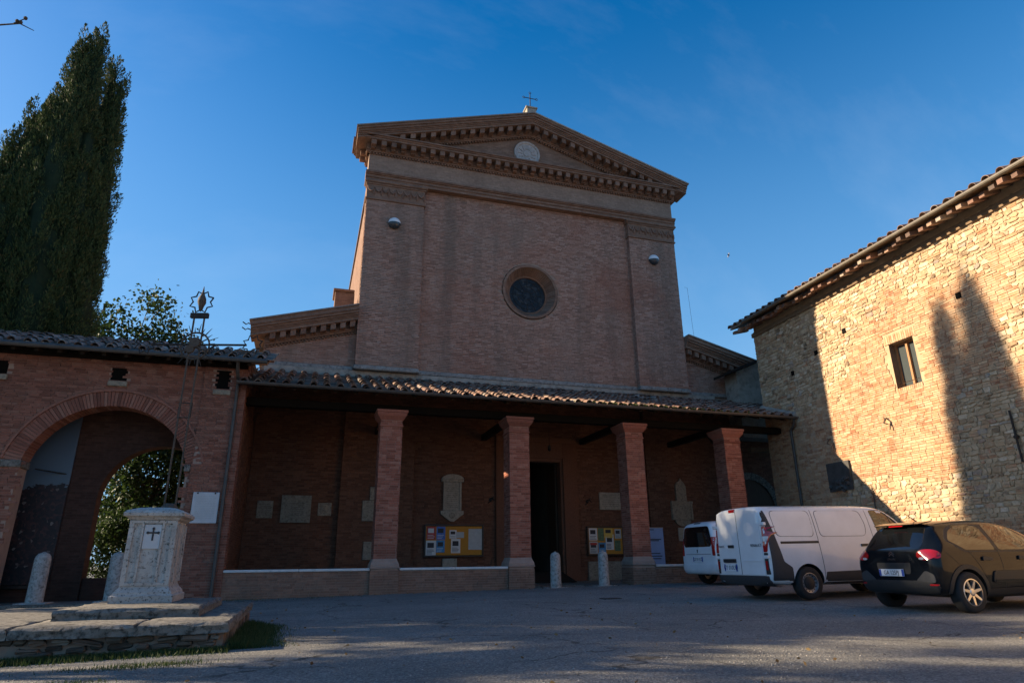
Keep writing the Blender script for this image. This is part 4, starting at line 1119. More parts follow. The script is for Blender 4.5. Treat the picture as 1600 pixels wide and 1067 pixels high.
def stone_house_build():
    ZT = 10.05; UL = 15.5
    w = MB()
    a, b, c, d = WIN
    wbox(w, 0, a, -0.5, -0.02, -0.3, ZT); wbox(w, b, UL, -0.5, -0.02, -0.3, ZT); wbox(w, a, b, -0.5, -0.02, -0.3, c); wbox(w, a, b, -0.5, -0.02, d, ZT)
    wbox(w, 0.02, 27, -6, -5.5, -0.3, ZT); wbox(w, 0.0, 27, -0.5, -0.05, ZT, ZT + 0.52)
    wall = w.build("wall", "mortar_wall", stone_house)
    e = MB()       # end wall facing the portico
    e.quadbox([wp(0.0, -0.5, -0.3), wp(0.5, -0.5, -0.3), wp(0.5, -5.5, -0.3), wp(0.0, -5.5, -0.3), wp(0.0, -0.5, ZT), wp(0.5, -0.5, ZT), wp(0.5, -5.5, ZT), wp(0.0, -5.5, ZT)])
    e.build("end_wall", "plaster", stone_house)
    wbox(MB(), UL, 27, -0.5, -0.003, -0.3, ZT + 0.52).build("far_wall", "brick_fine_wall", stone_house)
    n1, n2 = vnoise(3), vnoise(5)
    pieces = []
    z = -0.1
    while z < ZT - 0.05:
        h = random.choice((0.09, 0.11, 0.13, 0.13, 0.15, 0.17)); u = -random.uniform(0, 0.2)
        while u < UL:
            zz = z + h / 2
            br = n1(u * 0.55 + 2, zz * 0.8) + 0.25 * n2(u * 1.7, zz * 2.4)
            # brickier round the window and low on the left, stonier high up
            br += 0.28 * math.exp(-((u - 7.1) ** 2 / 3.0 + (zz - 6.2) ** 2 / 4.0)) - 0.18 * max(0, (zz - 7.3)) / 2 + 0.20 * (1 if (u < 3.6 and zz < 6) else 0)
            isb = br > 0.62 or random.random() < 0.07
            wd = random.uniform(0.20, 0.30) if isb else random.triangular(0.07, 0.36, 0.15)
            u0, u1 = max(u, 0.0), min(u + wd, UL)
            u += wd + (0.012 if isb else random.uniform(0.012, 0.03))
            if u1 - u0 < 0.05: continue
            if u1 > a - 0.01 and u0 < b + 0.01 and z + h > c - 0.02 and z < d + 0.28: continue
            if isb:
                nb = 1 if h < 0.10 else 2; hh = h / nb
                for i in range(nb): pieces.append((u0, u1, z + i * hh, z + (i + 1) * hh - 0.010, True))
            else:
                pieces.append((u0, u1, z, z + h - random.uniform(0.008, 0.03), False))
        z += h
    def piece(mb, u0, u1, z0, z1, isb):
        if isb:
            j = random.uniform(-0.004, 0.008); t = 0.003
            c4 = [(u0, z0), (u1, z0), (u1, z1), (u0, z1)]
            n = len(mb.v)
            mb.v += [wp(x + random.uniform(-t, t), j + random.uniform(-t, t), y + random.uniform(-t, t)) for x, y in c4] + [wp(x, -0.03, y) for x, y in c4]
            for f in ((0, 3, 2, 1), (0, 1, 5, 4), (1, 2, 6, 5), (2, 3, 7, 6), (3, 0, 4, 7)): mb.f.append(tuple(n + i for i in f)); mb.m.append(0)
            return
        cw, ch = u1 - u0, z1 - z0; k = random.uniform(0.12, 0.3)
        pr = random.uniform(-0.006, 0.022)
        base = [(u0 + cw * k, z0), (u1 - cw * k, z0), (u1, z0 + ch * k), (u1, z1 - ch * k), (u1 - cw * k, z1), (u0 + cw * k, z1), (u0, z1 - ch * k), (u0, z0 + ch * k)]
        js = min(cw, ch) * 0.2
        base = [(x + random.uniform(-js, js), y + random.uniform(-js, js)) for x, y in base]
        mx, my = (u0 + u1) / 2, (z0 + z1) / 2
        n = len(mb.v)
        mb.v += [wp(x, -0.03, y) for x, y in base]
        mb.v += [wp(x, pr * 0.45, y) for x, y in base]
        mb.v += [wp(mx + (x - mx) * 0.72, pr + random.uniform(-0.006, 0.006), my + (y - my) * 0.68) for x, y in base]
        for r in (0, 8):
            for i in range(8):
                q = (i + 1) % 8; mb.f.append((n + r + q, n + r + i, n + r + 8 + i, n + r + 8 + q)); mb.m.append(0)
        mb.f.append(tuple(n + 16 + i for i in reversed(range(8)))); mb.m.append(0)
    # the 300 stones that show largest, one by one
    stones = sorted([p for p in pieces if not p[4]], key=lambda p: -(p[1] - p[0]) * (p[3] - p[2]) / max(3.0, math.hypot(17.6, 21.9 - (p[0] + p[1]) / 2)) ** 2 if p[0] < 12 else 0)
    top = set(stones[:300])
    sm, bm = MB(), MB()
    for p in pieces:
        if p in top:
            m = MB(); piece(m, *p); m.build("stone", "rubble", wall)
        else: piece(bm if p[4] else sm, *p)
    sm.build("stone", "rubble", wall, kind="stuff"); bm.build("brick", "brick_wall", wall, kind="stuff")
    # flat brick arch over the window
    for i in range(15):
        t = (i + 0.5) / 15; uu = a - 0.14 + (b - a + 0.28) * t; w2 = (b - a + 0.28) / 15 - 0.012
        wbox(MB(), uu - w2 / 2, uu + w2 / 2, -0.03, 0.006 + random.uniform(-.003, .003), d + 0.004, d + 0.27).build("lintel_brick", "brick_wall", wall)
    for i in range(13):
        t = (i + 0.5) / 13; uu = a - 0.02 + (b - a + 0.04) * t; w2 = (b - a + 0.04) / 13 - 0.012
        wbox(MB(), uu - w2 / 2, uu + w2 / 2, -0.3, 0.008, c - 0.14, c - 0.005).build("sill_brick", "brick_wall", wall)
    # window: brown reveal, frame, two casements, panes, bar
    wf = MB()
    wbox(wf, a - 0.004, a + 0.06, -0.34, -0.24, c, d); wbox(wf, b - 0.06, b + 0.004, -0.34, -0.24, c, d); wbox(wf, a + 0.06, b - 0.06, -0.34, -0.24, c, c + 0.06); wbox(wf, a + 0.06, b - 0.06, -0.34, -0.24, d - 0.06, d)
    m_ = (a + b) / 2; wbox(wf, m_ - 0.035, m_ + 0.035, -0.335, -0.22, c + 0.06, d - 0.06)
    win = wf.build("window", "wood_frame", stone_house)
    for s0, s1 in ((a + 0.06, m_ - 0.035), (m_ + 0.035, b - 0.06)):
        wbox(MB(), s0, s1, -0.31, -0.30, c + 0.06, d - 0.06).build("pane", "window_pane", win)
    rv = MB(); wbox(rv, a - 0.03, a + 0.0, -0.5, -0.022, c, d); wbox(rv, b, b + 0.03, -0.5, -0.022, c, d); rv.build("reveal", "terracotta", win)
    MB().tube([wp(a, -0.05, c + 0.14), wp(b, -0.05, c + 0.14)], 0.010, 6).build("guard_bar", "chrome", win)
    # eaves: wall plate, soffit boards, bracket tiles, gutter, tiles
    OV = 0.72
    wbox(MB(), -0.05, 27, -0.3, 0.06, ZT - 0.20, ZT - 0.02).build("eaves_board", "soffit_wood", stone_house)
    sf = MB(); sf.quadbox([wp(-0.55, OV, ZT + 0.26), wp(27, OV, ZT + 0.26), wp(27, -0.3, ZT + 0.62), wp(-0.55, -0.3, ZT + 0.62), wp(-0.55, OV, ZT + 0.30), wp(27, OV, ZT + 0.30), wp(27, -0.3, ZT + 0.66), wp(-0.55, -0.3, ZT + 0.66)])
    sf.build("soffit", "soffit_wood", stone_house)
    br = MB().quadbox([wp(0, OV - 0.06, 0.10), wp(0.16, OV - 0.06, 0.10), wp(0.16, 0.0, 0.30), wp(0, 0.0, 0.30), wp(0, OV - 0.06, 0.24), wp(0.16, OV - 0.06, 0.24), wp(0.16, 0.0, 0.48), wp(0, 0.0, 0.48)])
    bme = mesh_only(MB().arrays(np.array(br.v) - np.array(wp(0, 0, 0)), np.array(br.f)), "eaves_bracket", "tile")
    cv = half_tile(0.105, 0.085, 0.62)
    rot = math.atan2(WN.y, WN.x)
    brt = mesh_only(cv, "eaves_tile", "terracotta", True, 50)
    k = 0
    u = -0.45
    while u < UL:
        instance("eaves_bracket", bme, stone_house, wp(u + random.uniform(-0.03, 0.03), random.uniform(-0.06, 0.02), ZT - 0.06 + random.uniform(-0.015, 0.01)), (0, 0, random.gauss(0, 0.04)), (random.uniform(0.8, 1.15), 1, random.uniform(0.85, 1.1)))
        u += 0.33; k += 1
    # roof slope tiles at the eave: lower (open) end towards the yard
    yaw = math.atan2(-WN.x, WN.y) + math.pi
    u = -0.5; big = MB(); sl = math.atan2(0.36, 1.02)
    while u < UL:
        for r in range(6):
            nn = OV + 0.06 - r * 0.40
            zb = ZT + 0.31 + (OV - nn) * 0.353
            o = instance("roof_tile", COVER["tile"], stone_house, wp(u + random.uniform(-.01, .01), nn, zb + 0.06), (sl, 0, yaw + random.gauss(0, 0.04)), (1.1, 1.1, 1.15)) if r < 2 else None
            if o: o.rotation_mode = 'XYZ'
        u += 0.40
    rs = MB().quadbox([wp(-0.55, OV, ZT + 0.305), wp(27, OV, ZT + 0.305), wp(27, -3, ZT + 1.62), wp(-0.55, -3, ZT + 1.62), wp(-0.55, OV, ZT + 0.34), wp(27, OV, ZT + 0.34), wp(27, -3, ZT + 1.66), wp(-0.55, -3, ZT + 1.66)])
    rs.build("roof", "tile", stone_house)
    MB().tube([wp(0.45, OV + 0.10, ZT + 0.27), wp(27, OV + 0.10, ZT + 0.27)], 0.066, 10).build("gutter", "gutter_copper", stone_house, smooth=True)
    # putlog holes: dark blocks that paint the shade inside them
    for u_, z_ in ((2.0, 7.6), (4.9, 8.35), (9.3, 7.9), (3.4, 8.0)):
        wbox(MB(), u_, u_ + 0.15, -0.01, 0.0365, z_, z_ + 0.17).build("putlog_hole_shade", "hole_shade_paint", stone_house)
    # iron hooks and tie bars on the wall
    for u_, z_ in ((3.45, 4.72), (6.05, 4.95)):
        h = MB(); h.tube([wp(u_, 0.03, z_ + 0.12), wp(u_ + 0.05, 0.16, z_ + 0.05), wp(u_ + 0.02, 0.2, z_ - 0.05), wp(u_ + 0.10, 0.12, z_ - 0.1)], 0.022, 6)
        h.tube([wp(u_ - 0.08, 0.05, z_ + 0.15), wp(u_ + 0.1, 0.18, z_ + 0.02)], 0.018, 6); h.tube([wp(u_ + 0.12, 0.03, z_ - 0.05), wp(u_ + 0.12, 0.10, z_ - 0.28)], 0.02, 6)
        h.build("iron_hook", "iron_rust", stone_house)
    tb = MB(); tb.tube([wp(9.98, 0.06, 4.45), wp(9.98, 0.06, 3.1)], 0.028, 6); tb.tube([wp(9.98, 0.0, 3.75), wp(9.98, 0.1, 3.75)], 0.05, 6); tb.build("tie_bar", "iron", stone_house)
    tb = MB(); tb.tube([wp(4.95, 0.05, 3.0), wp(4.95, 0.05, 2.0)], 0.02, 6); tb.tube([wp(4.95, 0.0, 2.8), wp(4.95, 0.08, 2.8)], 0.035, 6); tb.build("tie_bar", "iron_rust", stone_house)
    # low link wall with its little roof, between this building and the aisle
    lk = MB(); lk.quadbox([(18.55, 24.3, 6.0), (21.5, 24.3, 6.0), (21.5, 25.2, 6.0), (18.55, 25.2, 6.0), (18.55, 24.3, 9.05), (21.5, 24.3, 10.3), (21.5, 25.2, 10.3), (18.55, 25.2, 9.05)])
    lk.build("link_wall", "plaster", stone_house)
    lr = MB(); lr.quadbox([(17.95, 23.75, 8.83), (21.5, 23.75, 10.33), (21.5, 25.2, 10.33), (17.95, 25.2, 8.83), (17.95, 23.75, 8.95), (21.5, 23.75, 10.45), (21.5, 25.2, 10.45), (17.95, 25.2, 8.95)])
    lr.build("link_roof", "wood_dark", stone_house)
stone_house_build()

# dark memorial panel on the stone wall
mp = thing("memorial_panel", "dark slate memorial panel with carved relief on the sunlit stone wall", "memorial panel", wp(3.63, 0.05, 3.55))
ORIGIN[mp.name] = Vector(wp(3.63, 0.05, 3.55))
wbox(MB(), 3.10, 4.17, 0.03, 0.085, 3.02, 4.0).build("panel", "slate", mp)
rl = MB()
for i in range(26):
    u_ = random.uniform(3.16, 4.08); z_ = random.triangular(2.96, 3.55, 3.1); r_ = random.uniform(0.04, 0.10)
    c_ = wp(u_, 0.085, z_); rl.lathe([(r_, -0.02), (r_ * 0.95, 0.02), (r_ * 0.6, 0.06), (r_ * 0.1, 0.08)], (0, 0, 0), 7)
    nv_ = 28
    for k in range(len(rl.v) - nv_, len(rl.v)):
        x, y, z = rl.v[k]; p = Vector(c_) + WU * x + WN * z + Vector((0, 0, 1)) * y; rl.v[k] = tuple(p)
rl.tube([wp(3.95, 0.10, 3.32), wp(4.02, 0.2, 3.36), wp(4.12, 0.14, 3.42)], 0.03, 6)
rl.build("relief", "slate", mp, smooth=True)

# ================================================================== plaques on the walls
def plaque(name, label, cat, x0, x1, z0, z1, y, mat, th=0.05, frame=None, group=None):
    o = MB().bbox(x0, x1, y - th, y + 0.005, z0, z1, 0.012).build(name, mat)
    tag(o, label, cat, group)
    if frame:
        f = MB(); w = frame
        f.box(x0, x1, y - th - 0.03, y - th + 0.002, z1 - w, z1); f.box(x0, x1, y - th - 0.03, y - th + 0.002, z0, z0 + w)
        f.box(x0, x0 + w, y - th - 0.03, y - th + 0.002, z0 + w, z1 - w); f.box(x1 - w, x1, y - th - 0.03, y - th + 0.002, z0 + w, z1 - w)
        f.build("border", mat, o)
    return o
def lines(parent, x0, x1, z0, z1, y, n, mat="stone_step", ragged=0.25):
    """rows of worn, unreadable lettering as short shallow strokes"""
    mb = MB()
    for i in range(n):
        z = z1 - (i + 0.5) * (z1 - z0) / n; x = x0 + random.uniform(0, ragged) * (x1 - x0) * 0.4; e = x1 - random.uniform(0, ragged) * (x1 - x0) * 0.4
        while x < e:
            w = random.uniform(0.02, 0.09); mb.box(x, min(x + w, e), y - 0.003, y, z - 0.008, z + 0.008); x += w + 0.02
    return mb.build("lettering", mat, parent)
p = plaque("stone_plaque", "small square weathered plaque nearest the left end wall of the portico", "plaque", -1.68, -1.14, 2.37, 2.98, YF - 0.01, "stone_plaque"); lines(p, -1.6, -1.2, 2.45, 2.9, YF - 0.06, 6)
p = plaque("stone_plaque", "broad framed stone memorial, largest of the three on the left bay wall", "plaque", -0.86, 0.17, 2.22, 3.18, YF - 0.01, "stone_plaque", 0.06, 0.16); lines(p, -0.62, -0.06, 2.45, 2.95, YF - 0.07, 7)
p = plaque("stone_plaque", "smallest square carved plaque, right of the broad framed memorial", "plaque", 0.42, 0.90, 2.47, 2.93, YF - 0.01, "stone_plaque", 0.05)
MB().lathe([(0.0, -0.02), (0.12, -0.02), (0.16, 0.0), (0.17, 0.02)], (0.66, YF - 0.062, 2.71), 20, 'y').build("roundel", "stone_plaque", p, smooth=True)
p = plaque("stone_plaque", "plain pale plaque half hidden behind the leftmost pillar", "plaque", 1.99, 2.62, 2.28, 3.02, YP - 0.01, "stone_plaque"); MB().bbox(2.24, 2.62, YP - 0.055, YP - 0.01, 3.03, 3.52, 0.01).build("upper_tablet", "stone_plaque", p)
plaque("stone_plaque", "narrow low stone slab just left of the leftmost pillar base", "plaque", 2.10, 2.55, 0.92, 1.56, YP - 0.01, "stone_plaque")
plaque("stone_plaque", "small pale block under the left notice board", "plaque", 5.10, 5.66, 0.55, 0.95, YF - 0.01, "stone_pale")
p = plaque("stone_plaque", "clean rectangular white plaque left of the third pillar", "plaque", 11.72, 12.75, 2.82, 3.53, YF - 0.01, "stone_pale"); lines(p, 11.82, 12.65, 2.92, 3.45, YF - 0.06, 6)
plaque("stone_slab", "low cracked stone slab standing under the right notice board", "slab", 11.08, 12.62, 0.06, 0.78, YF - 0.01, "stone_plaque", 0.07)
# wall monument: crest over tablet over low plate
wm = thing("wall_monument", "pale wall monument with crest, framed tablet and curved base behind the vans", "monument", (15.46, YF, 3.0))
MB().prism([(15.22, 3.2), (15.72, 3.2), (15.72, 3.85), (15.62, 4.0), (15.55, 4.05), (15.48, 4.18), (15.41, 4.05), (15.3, 4.0), (15.22, 3.85)], YP - 0.09, YP + 0.0, 'y').build("crest", "stone_plaque", wm)
MB().bbox(14.94, 15.98, YP - 0.08, YP, 2.42, 3.19, 0.02).build("tablet", "stone_plaque", wm)
f = MB(); f.box(14.94, 15.98, YP - 0.12, YP - 0.078, 3.10, 3.20); f.box(14.96, 15.04, YP - 0.11, YP - 0.078, 2.45, 3.10); f.box(15.88, 15.96, YP - 0.11, YP - 0.078, 2.45, 3.10); f.build("border", "stone_plaque", wm)
MB().prism([(15.1 + 0.0, 2.415)] + [(15.46 + 0.38 * math.cos(a), 2.415 + 0.26 * math.sin(a)) for a in np.linspace(math.pi, 2 * math.pi, 11)] , YP - 0.10, YP, 'y').build("corbel", "stone_plaque", wm)
MB().bbox(15.20, 15.74, YP - 0.05, YP, 1.56, 2.10, 0.01).build("lower_plate", "stone_pale", wm)
# epitaph with curved pediment and pointed base
ep = thing("wall_epitaph", "pale stone epitaph with curved pediment and pointed base above the left notice board", "epitaph", (5.42, YF, 2.3))
MB().bbox(5.07, 5.79, YF - 0.07, YF, 2.70, 3.84, 0.015).build("tablet", "stone_pale", ep)
f = MB(); f.box(5.07, 5.15, YF - 0.11, YF - 0.068, 2.72, 3.80); f.box(5.71, 5.79, YF - 0.11, YF - 0.068, 2.72, 3.80); f.build("border", "stone_pale", ep)
lines(ep, 5.2, 5.66, 2.8, 3.7, YF - 0.07, 12)
MB().prism([(4.96, 3.90), (5.90, 3.90)] + [(5.43 + 0.44 * math.cos(a), 3.90 + 0.20 * math.sin(a)) for a in np.linspace(0.05, math.pi - 0.05, 13)], YF - 0.15, YF, 'y').build("pediment", "stone_pale", ep)
MB().bbox(4.98, 5.88, YF - 0.13, YF, 3.80, 3.895, 0.015).build("cornice", "stone_pale", ep)
MB().prism([(4.98, 2.70), (4.98, 2.58), (5.36, 2.30), (5.50, 2.30), (5.88, 2.58), (5.88, 2.70)], YF - 0.10, YF, 'y').build("base", "stone_pale", ep)
MB().lathe([(0.0, -0.03), (0.11, -0.02), (0.13, 0.02)], (5.43, YF - 0.10, 2.53), 14, 'y').build("shield", "stone_plaque", ep, smooth=True)
# white plaque on the pier
wp_ = plaque("marble_plaque", "square white marble plaque on the brick pier beside the archway", "plaque", -3.10, -2.40, 1.93, 2.79, YC - 0.055, "marble", 0.03)
for x in (-2.98, -2.52): MB().lathe([(0.022, -0.02), (0.026, 0.01)], (x, YC - 0.085, 2.76), 8, 'y').build("bolt", "iron", wp_)
lines(wp_, -3.02, -2.48, 2.05, 2.7, YC - 0.086, 14, "paper_grey", 0.1)
# small iron lamp brackets by the door
for x, lab in ((6.98, "small iron bracket left of the church door"), (11.17, "small iron bracket right of the church door")):
    m = MB(); m.tube([(x, YF, 3.2), (x + 0.05, YF - 0.14, 3.22), (x + 0.12, YF - 0.2, 3.1)], 0.02, 6); m.tube([(x - 0.1, YF - 0.03, 3.02), (x, YF - 0.12, 3.1), (x + 0.14, YF - 0.06, 3.28)], 0.018, 6); m.lathe([(0.05, -0.03), (0.06, 0.01)], (x, YF - 0.0, 3.15), 10, 'y')
    tag(m.build("iron_bracket", "iron"), lab, "bracket")
lc = MB(); lc.tube([(9.15, 24.2, 5.9), (9.15, 24.2, 5.25)], 0.008, 5); lc.lathe([(0.02, 0.0), (0.06, -0.06), (0.07, -0.2), (0.02, -0.26)], (9.15, 24.2, 5.25), 10)
tag(lc.build("hanging_lamp", "iron"), "thin hanging lamp in front of the church door lintel", "lamp")

# ================================================================== notice boards
def board(label, x0, x1, z0, z1, papers):
    t = thing("notice_board", label, "notice board", ((x0 + x1) / 2, YF, z0), group="notice boards by the church door")
    y = YF - 0.02
    MB().box(x0 + 0.04, x1 - 0.04, y - 0.05, y, z0 + 0.04, z1 - 0.04).build("backing", "cork", t)
    f = MB(); f.bbox(x0, x1, y - 0.10, y, z1 - 0.07, z1, 0.012); f.bbox(x0, x1, y - 0.10, y, z0, z0 + 0.07, 0.012); f.bbox(x0, x0 + 0.07, y - 0.099, y, z0 + 0.071, z1 - 0.071, 0.012); f.bbox(x1 - 0.07, x1, y - 0.099, y, z0 + 0.071, z1 - 0.071, 0.012)
    f.build("frame", "board_wood", t)
    for i, (a, b, c, d, m, nl) in enumerate(papers):
        xx0, xx1 = x0 + (x1 - x0) * a, x0 + (x1 - x0) * b; zz0, zz1 = z0 + (z1 - z0) * c, z0 + (z1 - z0) * d
        yy = y - 0.052 - 0.0015 * (i % 3)
        s = MB().box(xx0, xx1, yy - 0.001, yy, zz0, zz1).build("poster", m, t)
        if nl:
            q = MB(); w = xx1 - xx0; h = zz1 - zz0
            q.box(xx0 + w * 0.15, xx1 - w * 0.2, yy - 0.0016, yy - 0.0012, zz0 + h * 0.5, zz0 + h * 0.85)
            q.build("picture", "ink" if m != "paper_red" else "paper_white", s)
            q = MB()
            for k in range(nl):
                zc = zz0 + h * (0.08 + 0.36 * k / nl); q.box(xx0 + w * 0.1, xx1 - w * random.uniform(0.1, 0.4), yy - 0.0016, yy - 0.0012, zc, zc + h * 0.035)
            q.build("text_lines", "ink" if m in ("paper_white", "paper_grey") else "paper_white", s)
board("wide notice board with coloured posters on yellow cork, left of the door", 4.36, 6.70, 1.0, 2.20, [
    (0.045, 0.19, 0.53, 0.93, "paper_red", 3), (0.205, 0.35, 0.53, 0.93, "paper_blue", 3), (0.035, 0.20, 0.06, 0.50, "paper_white", 4), (0.205, 0.345, 0.14, 0.51, "paper_cyan", 3),
    (0.42, 0.54, 0.56, 0.82, "paper_white", 2), (0.53, 0.665, 0.58, 0.76, "paper_grey", 0), (0.55, 0.65, 0.61, 0.73, "paper_red", 0), (0.45, 0.605, 0.12, 0.55, "paper_white", 4), (0.74, 0.97, 0.22, 0.86, "paper_grey", 0)])
board("narrower notice board crowded with papers, between door and third pillar", 11.06, 12.72, 1.0, 2.16, [
    (0.06, 0.28, 0.52, 0.93, "paper_white", 3), (0.06, 0.28, 0.07, 0.48, "paper_grey", 3), (0.08, 0.26, 0.36, 0.44, "paper_red", 0), (0.30, 0.46, 0.50, 0.93, "paper_green", 0), (0.30, 0.50, 0.10, 0.44, "paper_cyan", 2),
    (0.47, 0.70, 0.60, 0.93, "paper_yellow", 1), (0.50, 0.72, 0.20, 0.72, "paper_white", 4), (0.74, 0.90, 0.16, 0.52, "paper_green", 0), (0.76, 0.93, 0.58, 0.9, "paper_grey", 2)])
# roll-up banner beside the third pillar
rb = thing("roll_up_banner", "white and blue roll-up banner standing right of the third pillar", "banner", (14.0, 24.6, 0.06))
MB().box(13.45, 14.22, 24.6, 24.605, 0.16, 2.06).build("sheet", "banner_blue", rb)
MB().bbox(13.42, 14.25, 24.55, 24.68, 0.06, 0.155, 0.02).build("base", "alloy", rb)
MB().bbox(13.44, 14.23, 24.59, 24.615, 2.062, 2.09, 0.005).build("top_rail", "alloy", rb)
m = MB()
for z, w in ((1.98, 0.2), (1.6, 0.5), (1.55, 0.4), (1.05, 0.42), (0.95, 0.5), (0.85, 0.45), (0.4, 0.5), (0.34, 0.46)):
    m.box(13.60, 13.60 + w, 24.597, 24.5995, z, z + 0.035)
m.build("text_lines", "ink", rb)

# ================================================================== bollards
def bollard(x, y, h, r, label, tilt=0.0):
    g = gz(x, y) - 0.03 if y < YC else -0.10
    m = MB().lathe([(r * 1.02, 0.0), (r, 0.1), (r * 0.97, h * 0.5), (r * 0.95, h - r), (r * 0.86, h - r * 0.6), (r * 0.62, h - r * 0.25), (r * 0.3, h - 0.03), (0.02, h)], (0, 0, 0), 20)
    t = thing("stone_bollard", label, "bollard", (x, y, g), group="stone bollards", origin=False)
    m.build("post", "bollard_stone", t, smooth=True, angle=60)
    MB().bbox(-r - 0.16, r + 0.16, -r - 0.12, r + 0.12, -0.1, 0.04, 0.012).build("base", "bollard_stone", t)
    t.rotation_euler = (0, tilt, 0)
bollard(7.86, 20.55, 1.13, 0.175, "round-topped stone bollard directly in front of the dark church door")
bollard(9.55, 20.55, 1.13, 0.175, "round-topped stone bollard in front of the right notice board")
bollard(-6.56, 20.9, 1.30, 0.20, "round-topped stone bollard at the left side of the archway")
bollard(-4.78, 20.9, 1.30, 0.20, "round-topped stone bollard half hidden behind the cross pedestal")
# drain cover
dc = MB().bbox(6.75, 7.2, 14.55, 14.85, gz(7, 14.7) - 0.02, gz(7, 14.7) + 0.012, 0.006).build("drain_cover", "iron")
tag(dc, "small dark iron drain cover in the yard before the door", "drain cover")
for k in range(5): MB().box(6.8 + k * 0.08, 6.84 + k * 0.08, 14.6, 14.8, gz(7, 14.7) + 0.0125, gz(7, 14.7) + 0.016).build("bar", "iron_rust", dc)

# ================================================================== cross monument
steps = thing("stepped_platform", "weathered two-step stone platform on rubble footing under the pedestal", "steps", (-2.3, 10.8, 0))
def rough_slab(x0, x1, y0, y1, z0, z1, name, seed):
    """slab with worn, uneven edges: subdivided box with jitter"""
    r_ = np.random.default_rng(seed); nx, ny = max(2, int((x1 - x0) / 0.12)), max(2, int((y1 - y0) / 0.12))
    per = [(x0 + (x1 - x0) * i / nx, y0) for i in range(nx)] + [(x1, y0 + (y1 - y0) * i / ny) for i in range(ny)] + [(x1 - (x1 - x0) * i / nx, y1) for i in range(nx)] + [(x0, y1 - (y1 - y0) * i / ny) for i in range(ny)]
    cx, cy = (x0 + x1) / 2, (y0 + y1) / 2; rings = []
    h = z1 - z0
    for f, z, jj in ((0.0, z0, 0.012), (0.004, z0 + h * 0.3, 0.018), (0.0, z0 + h * 0.7, 0.018), (0.012, z1 - 0.02, 0.016), (0.035, z1, 0.012), (0.25, z1 + 0.004, 0.005)):
        rings.append([(x + (cx - x) / max(abs(cx - x), 1e-6) * f * (abs(cx - x) > 0.5 * (x1 - x0) - 1e-6 or True) * min(1, abs(cx - x)) + r_.uniform(-jj, jj), y + (cy - y) / max(abs(cy - y), 1e-6) * f * min(1, abs(cy - y)) + r_.uniform(-jj, jj), z + r_.uniform(-0.007, 0.007)) for x, y in per])
    return MB().rings(rings).build(name, "stone_step", steps, smooth=True, angle=40)
xs_ = [-4.4, -2.95, -1.72, -0.74]
for i in range(3): rough_slab(xs_[i] + 0.006, xs_[i + 1] - 0.006, 8.78, 12.9, 0.085, 0.205, "lower_slab", 20 + i)
rough_slab(-2.84, -1.19, 9.70, 12.3, 0.206, 0.325, "upper_slab", 31)
ft = MB(); ft.box(-4.3, -0.80, 8.90, 12.8, -0.2, 0.084); ft.build("footing_core", "mortar", steps)
for row, zr in ((0, -0.14), (1, -0.055), (2, 0.015)):
    x = -4.35 + random.uniform(0, 0.1)
    while x < -0.9:
        w_ = random.triangular(0.07, 0.34, 0.14); h_ = random.uniform(0.045, 0.085)
        if random.random() < 0.86:
            st_ = MB().bbox(-w_ / 2, w_ / 2, 0, 0.2, -h_ / 2, h_ / 2, min(w_, h_) * 0.28)
            st_.v = [(vx + random.uniform(-0.012, 0.012), vy + random.uniform(-0.015, 0.015), vz + random.uniform(-0.009, 0.009)) for vx, vy, vz in st_.v]
            me_ = mesh_only(st_, "footing_stone", "footing")
            instance("footing_stone", me_, steps, (x + w_ / 2, 8.80 + random.uniform(0, 0.07), zr + h_ / 2 + random.uniform(-0.012, 0.012)), (0, random.gauss(0, 0.06), random.gauss(0, 0.08)))
        x += w_ + random.uniform(0.01, 0.05)
y = 8.95
while y < 12.6:
    MB().bbox(-0.9, -0.76 + random.uniform(-0.03, 0.01), y, y + 0.24, -0.08, 0.08, 0.016).build("footing_stone", "footing", steps); y += 0.27

ped = thing("stone_pedestal", "weathered white stone pedestal with black cross on its marble panel", "pedestal", (-2.13, 11.4, 0.33))
PX0, PX1, PY0, PY1 = -2.43, -1.82, 10.98, 11.80
def prg(e, z): return [(PX0 - e, PY0 - e, z), (PX1 + e, PY0 - e, z), (PX1 + e, PY1 + e, z), (PX0 - e, PY1 + e, z)]
b = MB(); b.rings([prg(0.10, 0.32), prg(0.105, 0.42), prg(0.075, 0.44), prg(0.07, 0.47), prg(0.02, 0.53), prg(0.01, 0.56)]); b.build("base", "travertine", ped)
b = MB(); b.rings([prg(0.0, 0.555), prg(-0.004, 1.46)]); sh = b.build("shaft", "travertine", ped)
# raised border strips leaving sunk panels on the front and the right side
b = MB()
for x0, x1 in ((PX0 - 0.012, PX0 + 0.05), (PX0 + 0.155, PX0 + 0.185), (PX1 - 0.185, PX1 - 0.155), (PX1 - 0.05, PX1 + 0.012)): b.box(x0, x1, PY0 - 0.025, PY0 + 0.01, 0.60, 1.42)
b.box(PX0 - 0.013, PX1 + 0.013, PY0 - 0.026, PY0 + 0.01, 0.558, 0.60); b.box(PX0 - 0.013, PX1 + 0.013, PY0 - 0.026, PY0 + 0.01, 1.42, 1.46)
for y0, y1 in ((PY0 + 0.0, PY0 + 0.06), (PY0 + 0.2, PY0 + 0.24), (PY1 - 0.24, PY1 - 0.2), (PY1 - 0.06, PY1)): b.box(PX1 - 0.01, PX1 + 0.02, y0 + 0.012, y1 + 0.012, 0.60, 1.42)
b.build("border", "travertine", sh)
b = MB(); b.rings([prg(0.0, 1.455), prg(0.03, 1.475), prg(0.05, 1.50), prg(0.095, 1.525), prg(0.10, 1.565), prg(0.07, 1.60), prg(-0.05, 1.64), prg(-0.16, 1.66)]); b.build("cap", "travertine", ped)
